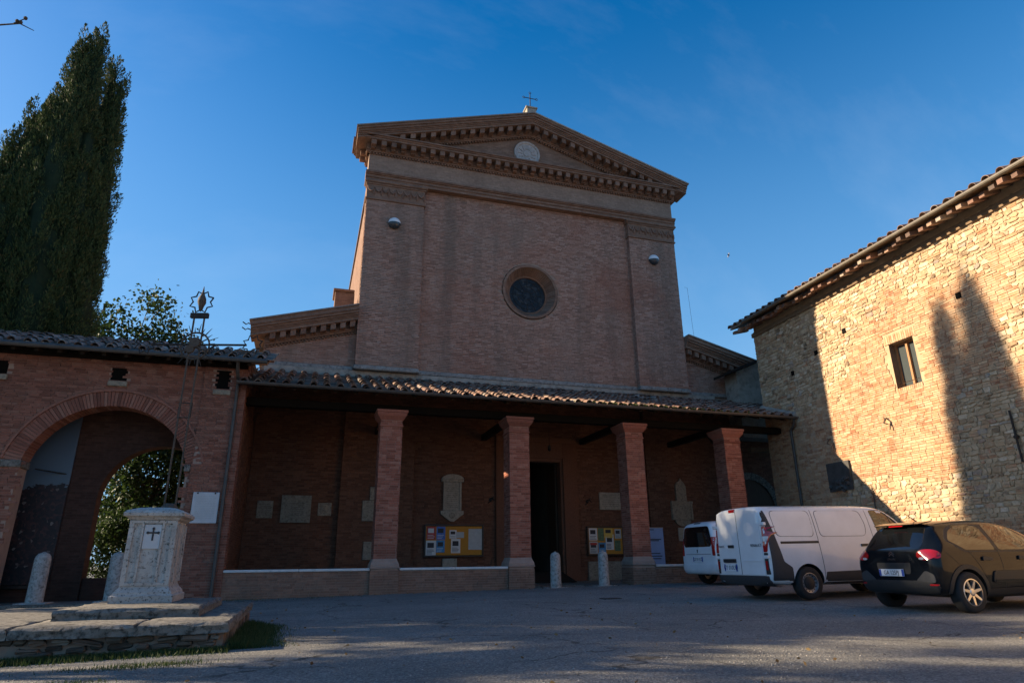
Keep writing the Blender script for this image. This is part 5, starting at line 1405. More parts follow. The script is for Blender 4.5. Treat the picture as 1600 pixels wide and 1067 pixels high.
mpn = MB().bbox(PX0 + 0.19, PX1 - 0.19, PY0 - 0.012, PY0 + 0.01, 1.06, 1.40, 0.004).build("marble_panel", "marble", ped)
cxp = (PX0 + PX1) / 2 + 0.01; b = MB()
b.box(cxp - 0.011, cxp + 0.011, PY0 - 0.022, PY0 - 0.011, 1.175, 1.345); b.box(cxp - 0.07, cxp + 0.07, PY0 - 0.0215, PY0 - 0.0105, 1.275, 1.297)
for dx, z in ((-0.07, 1.286), (0.07, 1.286), (0, 1.345)): b.lathe([(0.02, -0.006), (0.02, 0.006)], (cxp + dx, PY0 - 0.017, z), 8, 'y')
b.build("cross_emblem", "ink", mpn)

ic = thing("iron_passion_cross", "tall wrought iron cross with rayed ring, stars and flame finial on the pedestal", "cross", (-2.03, 11.4, 1.66), rotz=R(-14), origin=False)
def icp(x, z, y=0.0): return (x, y, z - 1.66)
b = MB()
for dx in (-0.085, 0.085): b.tube([icp(dx, 1.66), icp(dx, 4.85)], 0.016, 6)
b.lathe([(0.12, 0.0), (0.12, 0.05), (0.06, 0.1)], icp(0, 1.64), 10)
b.build("upright", "iron_rust", ic, local=True)
b = MB(); b.tube([icp(-0.72, 4.35), icp(0.85, 4.35)], 0.018, 6); b.build("crossbar", "iron", ic, local=True)
b = MB(); b.tube([icp(0.235 * math.cos(a), 4.33 + 0.235 * math.sin(a)) for a in np.linspace(0, 2 * math.pi, 33)], 0.016, 6); rg_ = b.build("ring", "iron_rust", ic, local=True)
b = MB()
for i in range(24):
    a = 2 * math.pi * (i + 0.5) / 24; l_ = 0.40 if i % 2 else 0.33
    b.tube([icp(0.235 * math.cos(a), 4.33 + 0.235 * math.sin(a)), icp(l_ * math.cos(a), 4.33 + l_ * math.sin(a))], [0.011, 0.003], 5)
b.build("ray", "iron", rg_, local=True)
def star(cx, cz, r0, r1, k=8, rot=0.0):
    return [icp(cx + (r0 if i % 2 == 0 else r1) * math.cos(rot + math.pi * i / k), cz + (r0 if i % 2 == 0 else r1) * math.sin(rot + math.pi * i / k)) for i in range(2 * k + 1)]
for cx, cz in ((-0.82, 4.35), (0.95, 4.36)):
    b = MB(); b.tube(star(cx, cz, 0.17, 0.115, 8, math.pi / 8), 0.012, 5, cap=False); b.build("star", "iron", ic, local=True)
b = MB(); b.tube(star(0.0, 5.13, 0.205, 0.145, 8, math.pi / 8), 0.014, 5, cap=False); b.build("star", "iron", ic, local=True)
b = MB(); b.lathe([(0.005, 0), (0.03, 0.03), (0.045, 0.10), (0.072, 0.17), (0.065, 0.24), (0.03, 0.32), (0.018, 0.37), (0.004, 0.47)], icp(0, 4.95), 10); b.build("flame_finial", "iron_rust", ic, local=True, smooth=True)
MB().bbox(-0.15, 0.15, -0.03, 0.03, 4.83 - 1.66, 4.92 - 1.66, 0.005).build("title_plate", "iron", ic, local=True)
b = MB(); b.lathe([(0.0, -0.03), (0.09, -0.03), (0.10, 0.02)], icp(0.0, 4.38, -0.02), 12, 'y'); b.lathe([(0.0, -0.02), (0.07, -0.02), (0.08, 0.02)], icp(-0.07, 4.27, -0.02), 9, 'y'); b.tube([icp(-0.2, 4.22, -0.03), icp(0.2, 4.44, -0.03)], 0.012, 5); b.tube([icp(-0.2, 4.44, -0.03), icp(0.2, 4.22, -0.03)], 0.012, 5)
b.build("emblem", "iron_rust", rg_, local=True)
b = MB(); b.tube([icp(-0.10, 3.1), icp(0.10, 3.1), icp(0.10, 3.34), icp(-0.10, 3.34), icp(-0.10, 3.1)], 0.012, 5); b.build("bracket_frame", "iron", ic, local=True)
# ================================================================== vegetation
def leaf_cards(C, D, size, aspect, r_):
    """quads (kite-shaped leaves) centred at C pointing along D; numpy"""
    n = len(C); D = D / np.linalg.norm(D, axis=1, keepdims=True)
    a = np.cross(D, r_.normal(size=(n, 3))); a /= np.linalg.norm(a, axis=1, keepdims=True) + 1e-9
    s = size.reshape(-1, 1)
    V = np.stack([C - D * s * 0.5, C + a * s * aspect * 0.5 + D * s * 0.05, C + D * s * 0.5, C - a * s * aspect * 0.5 + D * s * 0.05], 1).reshape(-1, 3)
    return V, np.arange(n * 4).reshape(-1, 4)

def mesh_np(name, V, F, mat, parent=None, kind=None):
    me = bpy.data.meshes.new(name)
    o = origin_of(parent); V = V - np.array(o)
    me.vertices.add(len(V)); me.vertices.foreach_set("co", V.astype(np.float32).ravel())
    k = F.shape[1]; me.loops.add(F.size); me.loops.foreach_set("vertex_index", F.astype(np.int32).ravel())
    me.polygons.add(len(F)); me.polygons.foreach_set("loop_start", (np.arange(len(F)) * k).astype(np.int32))
    me.polygons.foreach_set("loop_total", np.full(len(F), k, np.int32))
    me.update(calc_edges=True); me.validate(); me.materials.append(MATS[mat])
    return link(name, me, parent, kind)

def cypress(label, x, y, cols, seed, n=60000):
    """a cypress made of upright columns: cols = (x, y, top z, radius)"""
    r_ = np.random.default_rng(seed); g = gz(x, y) - 0.1
    t = thing("cypress_tree", label, "tree", (x, y, g), group="cypresses behind the gate building")
    top = max(c[2] for c in cols)
    MB().tube([(x, y, g), (x, y, g + 1.5), (x, y, g + top * 0.5), (cols[0][0], cols[0][1], top * 0.92)], [0.35, 0.28, 0.16, 0.03], 8).build("trunk", "bark", t)
    VV, FF, off = [], [], 0
    core = MB(); lb = MB()
    tot = sum(c[3] * (c[2] - 3) for c in cols)
    for ci, (cx, cy, zt, cr) in enumerate(cols):
        z0 = 3.0; h = zt - z0; ph0 = r_.uniform(0, 6.28)
        def rad(f, th):
            base = np.interp(f, [0, 0.1, 0.3, 0.5, 0.7, 0.85, 0.95, 1.0], [0.45, 0.75, 1.0, 1.0, 0.85, 0.6, 0.3, 0.06])
            return cr * base * (1 + 0.14 * np.sin(2 * th + 7 * f + ph0) + 0.10 * np.sin(5 * th - 17 * f + ph0) + 0.10 * np.sin(33 * f + 3 * th + ph0))
        m = max(40, int(1100 * cr * h / tot)); k = max(10, int(n * cr * h / tot / m))
        fc = r_.uniform(0.0, 1.0, m) ** 0.85; th = r_.uniform(0, 2 * np.pi, m)
        rc = rad(fc, th) * r_.uniform(0.72, 1.12, m)
        px, py, pz = cx + rc * np.cos(th), cy + rc * np.sin(th), z0 + fc * h
        # side branches sweep up and out: each clump is a flame-shaped plume
        idx = np.repeat(np.arange(m), k); N_ = len(idx)
        ph = r_.uniform(0, 2 * np.pi, N_); q = r_.uniform(0, 1, N_) ** 0.5; v = r_.uniform(0, 1, N_)
        tip = np.repeat(r_.uniform(0.6, 1.25, m), k)
        wd = 0.25 * np.interp(v, [0, 0.25, 0.6, 1.0], [0.5, 1.0, 0.75, 0.08]) * q
        P = np.stack([px[idx] + wd * np.cos(ph) + np.cos(th[idx]) * 0.16 * v, py[idx] + wd * np.sin(ph) + np.sin(th[idx]) * 0.16 * v, pz[idx] - 0.35 + v * tip], 1)
        D = np.stack([np.cos(th[idx]) * 0.3 + 0.35 * np.cos(ph), np.sin(th[idx]) * 0.3 + 0.35 * np.sin(ph), np.ones(N_)], 1) + r_.normal(0, 0.22, (N_, 3))
        V, F = leaf_cards(P, D, r_.uniform(0.055, 0.15, N_), 0.30, r_)
        VV.append(V); FF.append(F + off); off += len(V)
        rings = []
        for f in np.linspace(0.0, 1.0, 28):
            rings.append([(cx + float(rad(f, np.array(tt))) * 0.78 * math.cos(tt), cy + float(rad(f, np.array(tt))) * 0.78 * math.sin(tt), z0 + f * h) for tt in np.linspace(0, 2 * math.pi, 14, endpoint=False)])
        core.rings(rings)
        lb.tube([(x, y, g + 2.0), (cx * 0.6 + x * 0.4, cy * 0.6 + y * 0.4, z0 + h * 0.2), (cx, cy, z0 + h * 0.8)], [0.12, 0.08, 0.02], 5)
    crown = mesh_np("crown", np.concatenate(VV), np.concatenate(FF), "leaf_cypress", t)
    core.build("crown_core", "cypress_core", crown, smooth=True)  # opaque dark shell added inside the foliage to stop light passing through
    lb.build("limb", "bark", t)
cypress("tallest cypress, its pointed tip highest above the gate building", -9.1, 23.5, [(-9.08, 23.4, 20.20, 0.62), (-9.55, 23.35, 19.65, 0.62), (-9.25, 23.0, 17.45, 0.72), (-9.85, 23.2, 16.85, 0.7), (-9.5, 23.9, 18.05, 0.8), (-8.75, 23.3, 16.65, 0.62), (-9.0, 23.0, 13.85, 0.75)], 3, 210000)
cypress("slimmer cypress with a blunt tip close against the right of the tallest one", -8.45, 24.1, [(-8.66, 24.1, 19.40, 0.48), (-8.36, 24.1, 18.80, 0.42), (-8.25, 23.9, 16.65, 0.62), (-8.5, 23.6, 14.45, 0.75), (-8.1, 23.9, 12.25, 0.7)], 8, 130000)
cypress("shorter broad cypress left of the tallest, cut by the picture edge", -10.9, 23.5, [(-10.1, 23.4, 16.85, 0.55), (-10.55, 23.4, 16.15, 0.65), (-10.95, 23.3, 14.65, 0.75), (-11.35, 23.4, 13.75, 0.8), (-10.5, 22.95, 13.85, 0.8), (-11.9, 23.6, 12.85, 0.85), (-10.2, 22.9, 11.85, 0.7)], 5, 170000)

def broadleaf(name, label, x, y, h, crown_c, crown_r, seed, n_clumps=60, leaves=170, trunk=0.22, leaf=0.13, spread=0.55, group="broadleaf trees", bias=None):
    r_ = np.random.default_rng(seed); g = gz(x, y) - 0.1
    t = thing(name, label, "tree", (x, y, g), group=group)
    c = np.array(crown_c, float); R3 = np.array(crown_r, float)
    d = r_.normal(size=(n_clumps, 3)); d /= np.linalg.norm(d, axis=1, keepdims=True)
    cl = c + d * R3 * (r_.uniform(0.25, 1.0, (n_clumps, 1)) ** 0.6)
    if bias is not None: cl = np.concatenate([cl, np.array(bias, float)])
    b = MB()
    fork = np.array([x, y, g + (c[2] - g) * 0.45])
    b.tube([(x, y, g), (x + 0.05, y, g + (fork[2] - g) * 0.5), tuple(fork), tuple((fork + c) / 2), tuple(c)], [trunk, trunk * 0.8, trunk * 0.65, trunk * 0.45, trunk * 0.2], 8)
    trk = b.build("trunk", "bark", t, smooth=True)
    lb = MB()
    for p in cl:
        s = fork + (c - fork) * r_.uniform(0, 0.9); m = (s + p) / 2 + r_.normal(0, 0.2, 3)
        lb.tube([tuple(s), tuple(m), tuple(p)], [trunk * 0.25, trunk * 0.14, 0.012], 5)
    lb.build("limb", "bark", trk)
    idx = np.repeat(np.arange(len(cl)), leaves); N_ = len(idx)
    P = cl[idx] + r_.normal(0, 1, (N_, 3)) * np.array([spread, spread, spread * 0.7])
    D = r_.normal(size=(N_, 3)); D[:, 2] -= 0.3
    V, F = leaf_cards(P, D, r_.uniform(0.7, 1.3, N_) * leaf, 0.75, r_)
    mesh_np("crown", V, F, "leaf_broad", t)
# behind the gate building
broadleaf("oak_tree", "broadleaf tree showing above the gate roof right of the cypresses", -8.6, 31.2, 12, (-8.6, 31.0, 9.3), (2.3, 1.6, 2.6), 21, 46, 190, 0.22, 0.17, 0.42,
          bias=[(-6.6, 30.6, 11.0), (-6.2, 30.6, 10.5), (-6.9, 30.6, 10.3), (-5.9, 30.4, 10.0), (-7.2, 30.8, 11.9), (-7.6, 30.9, 12.4), (-5.8, 30.4, 9.5), (-6.4, 30.5, 9.7)], group="trees behind the gate building")
broadleaf("oak_tree", "leafy tree seen through the archway", -6.2, 30.2, 8, (-6.0, 30.0, 4.2), (3.0, 1.6, 3.2), 33, 85, 200, 0.18, 0.16, 0.42, group="trees behind the gate building")
broadleaf("bay_shrub", "low leafy shrub at the foot of the archway opening", -5.6, 27.2, 3, (-5.2, 26.4, 1.3), (2.6, 0.8, 1.3), 35, 70, 190, 0.06, 0.11, 0.3, group="trees behind the gate building")
# along the left side of the yard, out of the picture: they shade the ground
k = 0
for (x, y, h, r3, cz, n, sp, what) in ((-14.6, 22.2, 13, (2.4, 2.4, 3.8), 9.4, 170, 0.5, "nearest the gate building"), (-15.0, 17.0, 12.5, (2.4, 1.6, 2.6), 8.4, 40, 0.32, "second from the gate building"), (-14.2, 12.6, 12, (2.2, 1.6, 2.4), 8.0, 15, 0.26, "thin-crowned third from the gate building"),
        (-18.0, 21.4, 14, (2.6, 2.8, 3.6), 9.8, 110, 0.5, "behind the first two"), (-19.5, 15.0, 14.0, (2.6, 2.2, 2.6), 9.6, 14, 0.28, "sparse and set far back"), (-13.0, 9.0, 10, (2.0, 1.6, 1.8), 6.6, 9, 0.25, "nearest the camera")):
    k += 1
    broadleaf("oak_tree", "leafy tree along the left edge of the yard, " + what, x, y, h, (x, y, cz), r3, 50 + k, n, 150, 0.2, 0.2, sp, group="trees along the left edge of the yard")

def twig():
    t = thing("overhanging_twig", "bare thin twig tip at the top left corner of the picture", "twig", (-3.0, 5.2, 5.2))
    b = MB(); b.tube([(-3.6, 5.4, 4.85), (-3.0, 5.3, 5.05), (-2.62, 5.2, 5.10), (-2.5, 5.18, 5.04)], [0.012, 0.009, 0.006, 0.003], 5)
    b.tube([(-2.66, 5.2, 5.09), (-2.60, 5.2, 5.15), (-2.59, 5.2, 5.17)], [0.005, 0.004, 0.002], 5); b.build("stem", "bark", t)
    for p in ((-2.59, 5.2, 5.165), (-2.64, 5.2, 5.12), (-2.615, 5.2, 5.115)): MB().lathe([(0.003, -0.02), (0.014, -0.008), (0.015, 0.006), (0.003, 0.018)], p, 7).build("bud", "bark", t)
twig()

# grass round the platform, weeds at wall feet
def grass():
    r_ = np.random.default_rng(77)
    n = 15000
    P = []
    def g_at(x, y): return gz(x, y)
    xa = r_.uniform(-4.6, -0.7, 16000); ya = 8.82 - np.abs(r_.normal(0, 0.15, 16000)); P += list(zip(xa, ya, r_.uniform(0.02, 0.085, 16000)))
    t = r_.uniform(0, 1, 15000); xb = -0.72 + np.abs(r_.normal(0, 0.28, 15000)) * (1 - 0.3 * t); yb = 8.75 + t * 3.0; P += list(zip(xb, yb, r_.uniform(0.03, 0.17, 15000) * np.exp(-(xb + 0.72) * 1.6)))
    for cx, cy, s, m in ((-1.55, 7.75, 0.16, 500), (-1.2, 7.85, 0.1, 250), (-1.75, 6.9, 0.08, 200), (-1.9, 20.35, 0.25, 300), (0.4, 19.9, 0.3, 120), (-0.9, 19.7, 0.3, 150), (0.6, 16.0, 0.2, 60)):
        P += list(zip(r_.normal(cx, s * 2, m), r_.normal(cy, s * 0.6, m), r_.uniform(0.02, 0.07, m)))
    P = np.array(P)
    base = np.array([(x, y, g_at(x, y) - 0.01) for x, y, _ in P]); h = P[:, 2:3]
    d = np.concatenate([r_.normal(0, 0.35, (len(P), 2)), np.ones((len(P), 1))], 1); d /= np.linalg.norm(d, axis=1, keepdims=True)
    a = r_.normal(size=(len(P), 3)); a[:, 2] = 0; a /= np.linalg.norm(a, axis=1, keepdims=True)
    w = 0.006
    V = np.stack([base - a * w, base + a * w, base + d * h], 1).reshape(-1, 3)
    o = mesh_np("grass", V, np.arange(len(V)).reshape(-1, 3), "grass", None, "stuff")
    o["label"] = "tufts of grass along the foot of the stone platform"
grass()

# loose gravel and leaf litter on the yard
def litter():
    r_ = np.random.default_rng(91)
    n = 9000
    y = 3.0 + 16.5 * r_.uniform(0, 1, n) ** 1.7; x = r_.uniform(-0.6, 1.05, n) * (y * 0.9) + 0.4
    ok = (x > -8) & (x < 17); x, y = x[ok], y[ok]; n = len(x)
    z = np.array([gz(a, b) for a, b in zip(x, y)]) + 0.012 * np.sin(x * 1.3 + 0.6 * y) * np.cos(y * 0.9 - 0.3 * x)
    s_ = r_.uniform(0.004, 0.013, (n, 1)); C = np.stack([x, y, z], 1)
    oct_ = np.array([(1, 0, 0), (0, 1, 0), (-1, 0, 0), (0, -1, 0), (0, 0, 0.8), (0, 0, -0.5)], float)
    ang = r_.uniform(0, 6.28, n); st = r_.uniform(0.6, 1.4, (n, 1))
    V = np.zeros((n, 6, 3))
    for i, o in enumerate(oct_):
        ox, oy = o[0] * st[:, 0], o[1]
        V[:, i, 0] = ox * np.cos(ang) - oy * np.sin(ang); V[:, i, 1] = ox * np.sin(ang) + oy * np.cos(ang); V[:, i, 2] = o[2]
    V = V * s_[:, None, :] + C[:, None, :]
    f = np.array([(0, 1, 4), (1, 2, 4), (2, 3, 4), (3, 0, 4), (1, 0, 5), (2, 1, 5), (3, 2, 5), (0, 3, 5)])
    F = (np.arange(n) * 6)[:, None, None] + f[None]
    o = mesh_np("gravel", V.reshape(-1, 3), F.reshape(-1, 3), "pebble", None, "stuff"); o["label"] = "loose pebbles scattered over the yard"
    m = 420
    y = np.concatenate([r_.uniform(3.5, 18, m // 2), 20.35 - np.abs(r_.normal(0, 0.12, m // 2))]); x = np.concatenate([r_.uniform(-1, 9, m // 2), r_.uniform(-2, 15, m // 2)])
    C = np.array([(a, b, gz(a, b) + 0.018) for a, b in zip(x, y)])
    D = r_.normal(size=(len(x), 3)); D[:, 2] *= 0.15
    V, F = leaf_cards(C, D, r_.uniform(0.03, 0.065, len(x)), 0.6, r_)
    o = mesh_np("fallen_leaves", V, F, "dry_leaf", None, "stuff"); o["label"] = "dry fallen leaves scattered along the portico foot and over the yard"
litter()

# flying insect
ins = thing("flying_insect", "small winged insect flying in the blue sky right of the church", "insect", (3.15, 4.0, 3.2), origin=False)
def insect():
    p = Vector((3.13, 4.0, 0.84 + 2.353)); ins.location = p; ins.rotation_euler = (0.2, 0.35, 0.2)
    MB().lathe([(0.001, -0.014), (0.0035, -0.010), (0.0045, 0.0), (0.0035, 0.008), (0.001, 0.014)], (0, 0, 0), 8, 'x').build("body", "insect", ins, local=True, smooth=True)
    for s in (-1, 1):
        MB().quadbox([(-0.006, 0, 0.002 * s), (0.006, 0, 0.002 * s), (0.008, 0.002, 0.022 * s), (-0.004, 0.002, 0.022 * s), (-0.006, 0.0006, 0.002 * s), (0.006, 0.0006, 0.002 * s), (0.008, 0.0026, 0.022 * s), (-0.004, 0.0026, 0.022 * s)]).build("wing", "wing", ins, local=True)
insect()
# ================================================================== vehicles
def car_body(stations, mat, well_mat, wheels, wr, parent, name="body", sub=2):
    """stations: (x, zb, zt, w, wt, zbelt). Lofted, subdivided shell with wheel arches cut out. Returns BVH of the uncut shell."""
    bm = bmesh.new(); rows = []
    for (x, zb, zt, w, wt_, zbelt) in stations:
        zbelt = min(zbelt, zt - 0.16); zs = max(zbelt + 0.05, zt - 0.12)
        half = [(0.45 * w, zb), (0.88 * w, zb), (0.975 * w, zb + 0.08), (1.0 * w, zb + 0.34), (1.0 * w, zbelt * 0.5 + (zb + 0.34) * 0.5), (0.985 * w, zbelt), ((0.985 * w + wt_) / 2 + 0.015, (zbelt + zs) / 2), (wt_, zs), (wt_ * 0.90, zt - 0.035), (wt_ * 0.45, zt)]
        L = [bm.verts.new((x, y, z)) for y, z in half]; Rr = [bm.verts.new((x, -y, z)) for y, z in half]
        rows.append((L, Rr))
    k = len(rows[0][0])
    for i in range(len(rows) - 1):
        (L0, R0), (L1, R1) = rows[i], rows[i + 1]
        for j in range(k - 1):
            bm.faces.new((L0[j], L1[j], L1[j + 1], L0[j + 1])); bm.faces.new((R0[j + 1], R1[j + 1], R1[j], R0[j]))
        bm.faces.new((R0[0], R1[0], L1[0], L0[0])); bm.faces.new((L0[k - 1], L1[k - 1], R1[k - 1], R0[k - 1]))
    for (L, Rr), flip in ((rows[0], False), (rows[-1], True)):
        for j in range(k - 1):
            f = (L[j], L[j + 1], Rr[j + 1], Rr[j]); bm.faces.new(f if not flip else f[::-1])
    bmesh.ops.recalc_face_normals(bm, faces=bm.faces)
    me = bpy.data.meshes.new(name); bm.to_mesh(me); bm.free()
    me.materials.append(MATS[mat]); me.materials.append(MATS[well_mat])
    tmp = bpy.data.objects.new("tmp_body", me); COL.objects.link(tmp)
    s = tmp.modifiers.new("s", 'SUBSURF'); s.levels = sub; s.render_levels = sub
    dg = bpy.context.evaluated_depsgraph_get(); dg.update()
    full = bpy.data.meshes.new_from_object(tmp.evaluated_get(dg), depsgraph=dg)
    bvh = BVHTree.FromPolygons([v.co.copy() for v in full.vertices], [tuple(p.vertices) for p in full.polygons])
    cutters = []
    for i, (wx, wy) in enumerate(wheels):
        c = MB().lathe([(wr, -0.17), (wr, 0.17)], (wx, wy, wr * 0.84), 36, 'y')
        cm = bpy.data.meshes.new("cut"); cm.from_pydata(c.v, [], c.f); cm.update(); cm.materials.append(MATS[well_mat])
        b2 = bmesh.new(); b2.from_mesh(cm); bmesh.ops.recalc_face_normals(b2, faces=b2.faces); b2.to_mesh(cm); b2.free()
        co = bpy.data.objects.new("tmp_cut", cm); COL.objects.link(co); cutters.append(co)
        md = tmp.modifiers.new("b%d" % i, 'BOOLEAN'); md.operation = 'DIFFERENCE'; md.object = co; md.solver = 'EXACT'; md.material_mode = 'TRANSFER'
    dg.update()
    out = bpy.data.meshes.new_from_object(tmp.evaluated_get(dg), depsgraph=dg); out.name = name
    bpy.data.objects.remove(tmp)
    for c in cutters: bpy.data.objects.remove(c)
    out.polygons.foreach_set("use_smooth", [True] * len(out.polygons))
    try: out.set_sharp_from_angle(angle=R(40))
    except Exception: pass
    return link(name, out, parent), bvh

def smooth_poly(pts, r=0.03, n=4):
    """round the corners of a 2D polygon"""
    out = []; k = len(pts)
    for i in range(k):
        p0, p, p1 = Vector(pts[i - 1]), Vector(pts[i]), Vector(pts[(i + 1) % k])
        a, b = p0 - p, p1 - p; rr = min(r, a.length * 0.45, b.length * 0.45)
        A, B = p + a.normalized() * rr, p + b.normalized() * rr
        for j in range(n + 1):
            t = j / n; q = A * (1 - t) ** 2 + p * 2 * t * (1 - t) + B * t * t; out.append((q.x, q.y))
    return out

def patch(bvh, poly, mode, name, mat, parent, off=0.004, th=0.02, step=0.07, side=-1, rnd_=0.03, label=None, smooth=True):
    """a panel following the shell: outline in (x,z) for 'side', (y,z) for 'rear', laid on by projection"""
    poly = smooth_poly(poly, rnd_) if rnd_ else poly
    den = []
    for i in range(len(poly)):
        a, b = Vector(poly[i]), Vector(poly[(i + 1) % len(poly)]); m = max(1, int((b - a).length / step))
        den += [a + (b - a) * (j / m) for j in range(m)]
    nb = len(den)
    def inside(p):
        c = False
        for i in range(nb):
            a, b = den[i], den[i - 1]
            if (a.y > p.y) != (b.y > p.y) and p.x < (b.x - a.x) * (p.y - a.y) / (b.y - a.y) + a.x: c = not c
        return c
    xs = [p.x for p in den]; ys = [p.y for p in den]; inner = []
    y = min(ys) + step / 2
    while y < max(ys):
        x = min(xs) + step / 2
        while x < max(xs):
            p = Vector((x, y))
            if inside(p) and min((p - q).length for q in den) > step * 0.45: inner.append(p)
            x += step
        y += step
    V2, E2, F2, *_ = delaunay_2d_cdt(den + inner, [(i, (i + 1) % nb) for i in range(nb)], [], 1, 1e-5)
    mb = MB(); back = []
    def cast(p):
        if mode == 'side': o, d = Vector((p.x, side * 3, p.y)), Vector((0, -side, 0))
        elif mode == 'rear': o, d = Vector((-3, p.x, p.y)), Vector((1, 0, 0))
        else: o, d = Vector((p.x, p.y, 4)), Vector((0, 0, -1))
        h = bvh.ray_cast(o, d)
        if mode == 'rear' and (h[0] is None or h[0].x > 0.5): h = bvh.find_nearest(Vector((0.0, p.x, p.y)))
        if h[0] is None:
            h = bvh.find_nearest(o + d * 2.2)
        nrm = h[1] if h[1].dot(d) < 0 else -h[1]
        return h[0], nrm, d
    for p in V2:
        h, nrm, d = cast(p); mb.v.append(tuple(h + nrm * off)); back.append(tuple(h + nrm * off + d * th))
    n = len(mb.v); mb.v += back
    for f in F2:
        f = list(f); a, b, c = [Vector(mb.v[i]) for i in f[:3]]; nn = (b - a).cross(c - a)
        h, nrm, d = cast(V2[f[0]])
        if nn.dot(d) > 0: f.reverse()
        mb.f.append(tuple(f)); mb.m.append(0)
    ed = {}
    for f in mb.f:
        for i in range(len(f)):
            e = (f[i], f[(i + 1) % len(f)]); ed[tuple(sorted(e))] = ed.get(tuple(sorted(e)), []) + [e]
    for k, es in ed.items():
        if len(es) == 1:
            a, b = es[0]; mb.f.append((b, a, a + n, b + n)); mb.m.append(0)
    return mb.build(name, mat, parent, local=True, smooth=smooth, angle=50, label=label)

def wheel(parent, x, y, r, side, style):
    o = 0.105
    t = MB().lathe([(r * 0.62, -o), (r * 0.72, -o - 0.004), (r * 0.90, -o), (r * 0.975, -o * 0.80), (r, -o * 0.45), (r, o * 0.45), (r * 0.975, o * 0.80), (r * 0.90, o), (r * 0.62, o), (r * 0.60, 0), (r * 0.62, -o)], (x, y, r), 40, 'y', cap=False)
    w = t.build("wheel", "rubber", parent, local=True, smooth=True, angle=50)
    f = side * 1.0
    if style == 'steel':
        MB().lathe([(r * 0.3, f * 0.03), (r * 0.62, f * 0.03), (r * 0.64, f * 0.10), (r * 0.59, f * 0.105), (r * 0.56, f * 0.075), (r * 0.46, f * 0.06), (r * 0.30, f * 0.062)], (x, y, r), 32, 'y', cap=False).build("rim", "steel_rim", w, local=True, smooth=True, angle=40)
        m = MB()
        for i in range(14):
            a = 2 * math.pi * i / 14; m.lathe([(0.017, f * 0.05), (0.017, f * 0.072)], (x + r * 0.51 * math.cos(a), y, r + r * 0.51 * math.sin(a)), 7, 'y')
        m.build("rim_hole", "trim_black", w, local=True)
        MB().lathe([(r * 0.40, f * 0.05), (r * 0.39, f * 0.078), (r * 0.22, f * 0.10), (0.01, f * 0.102)], (x, y, r), 20, 'y').build("hub_cap", "trim_black", w, local=True, smooth=True)
    else:
        MB().lathe([(r * 0.60, f * 0.0), (r * 0.63, f * 0.0), (r * 0.66, f * 0.108), (r * 0.61, f * 0.112), (r * 0.585, f * 0.05), (r * 0.58, f * 0.0)], (x, y, r), 40, 'y', cap=False).build("rim", "alloy", w, local=True, smooth=True, angle=40)
        MB().lathe([(r * 0.59, f * 0.02), (r * 0.02, f * 0.02)], (x, y, r), 24, 'y').build("brake_disc", "trim_black", w, local=True)
        m = MB()
        for i in range(7):
            a = 2 * math.pi * (i + 0.25) / 7; c, s = math.cos(a), math.sin(a)
            def P(rr, ww, d): return (x + rr * c - ww * s, y + f * d, r + rr * s + ww * c)
            q = [P(0.03, -0.032, 0.05), P(r * 0.61, -0.027, 0.06), P(r * 0.61, 0.027, 0.06), P(0.03, 0.032, 0.05), P(0.03, -0.026, 0.092), P(r * 0.61, -0.017, 0.108), P(r * 0.61, 0.017, 0.108), P(0.03, 0.026, 0.092)]
            m.quadbox(q)
        m.lathe([(0.062, f * 0.05), (0.058, f * 0.095), (0.035, f * 0.103), (0.005, f * 0.104)], (x, y, r), 16, 'y')
        m.build("spokes", "alloy", w, local=True)
    return w

def place_vehicle(t, x, y, head=0.0, dz=0.0):
    t.location = (x, y, gz(x + 1.5, y) + dz - 1.5 * 0.0133); t.rotation_euler = (0, -math.atan(0.0133), head)

def plate(parent, txt, y, z, x, w=0.50, h=0.11, dark=False):
    p = MB().bbox(x - 0.012, x, y - w / 2, y + w / 2, z - h / 2, z + h / 2, 0.004).build("number_plate", "plate_white", parent, local=True)
    for s in (-1, 1): MB().box(x - 0.0135, x - 0.0122, y + s * w / 2 - (0.045 if s > 0 else 0.002), y + s * w / 2 + (-0.002 if s > 0 else 0.045) if True else 0, z - h / 2 + 0.004, z + h / 2 - 0.004).build("blue_band", "plate_blue", p, local=True)
    me = text_mesh(txt, h * 0.86, "plate_ink")
    o = bpy.data.objects.new("lettering", me); COL.objects.link(o); o.parent = p; o.location = (x - 0.0140, y, z - 0.002); o.rotation_euler = (R(90), 0, R(-90)); o.scale = (0.82, 1, 1)
    return p

def rear_text(parent, txt, size, x, y, z, mat="badge_dark"):
    o = bpy.data.objects.new("lettering", text_mesh(txt, size, mat)); COL.objects.link(o); o.parent = parent
    o.location = (x, y, z); o.rotation_euler = (R(90), 0, R(-90)); return o

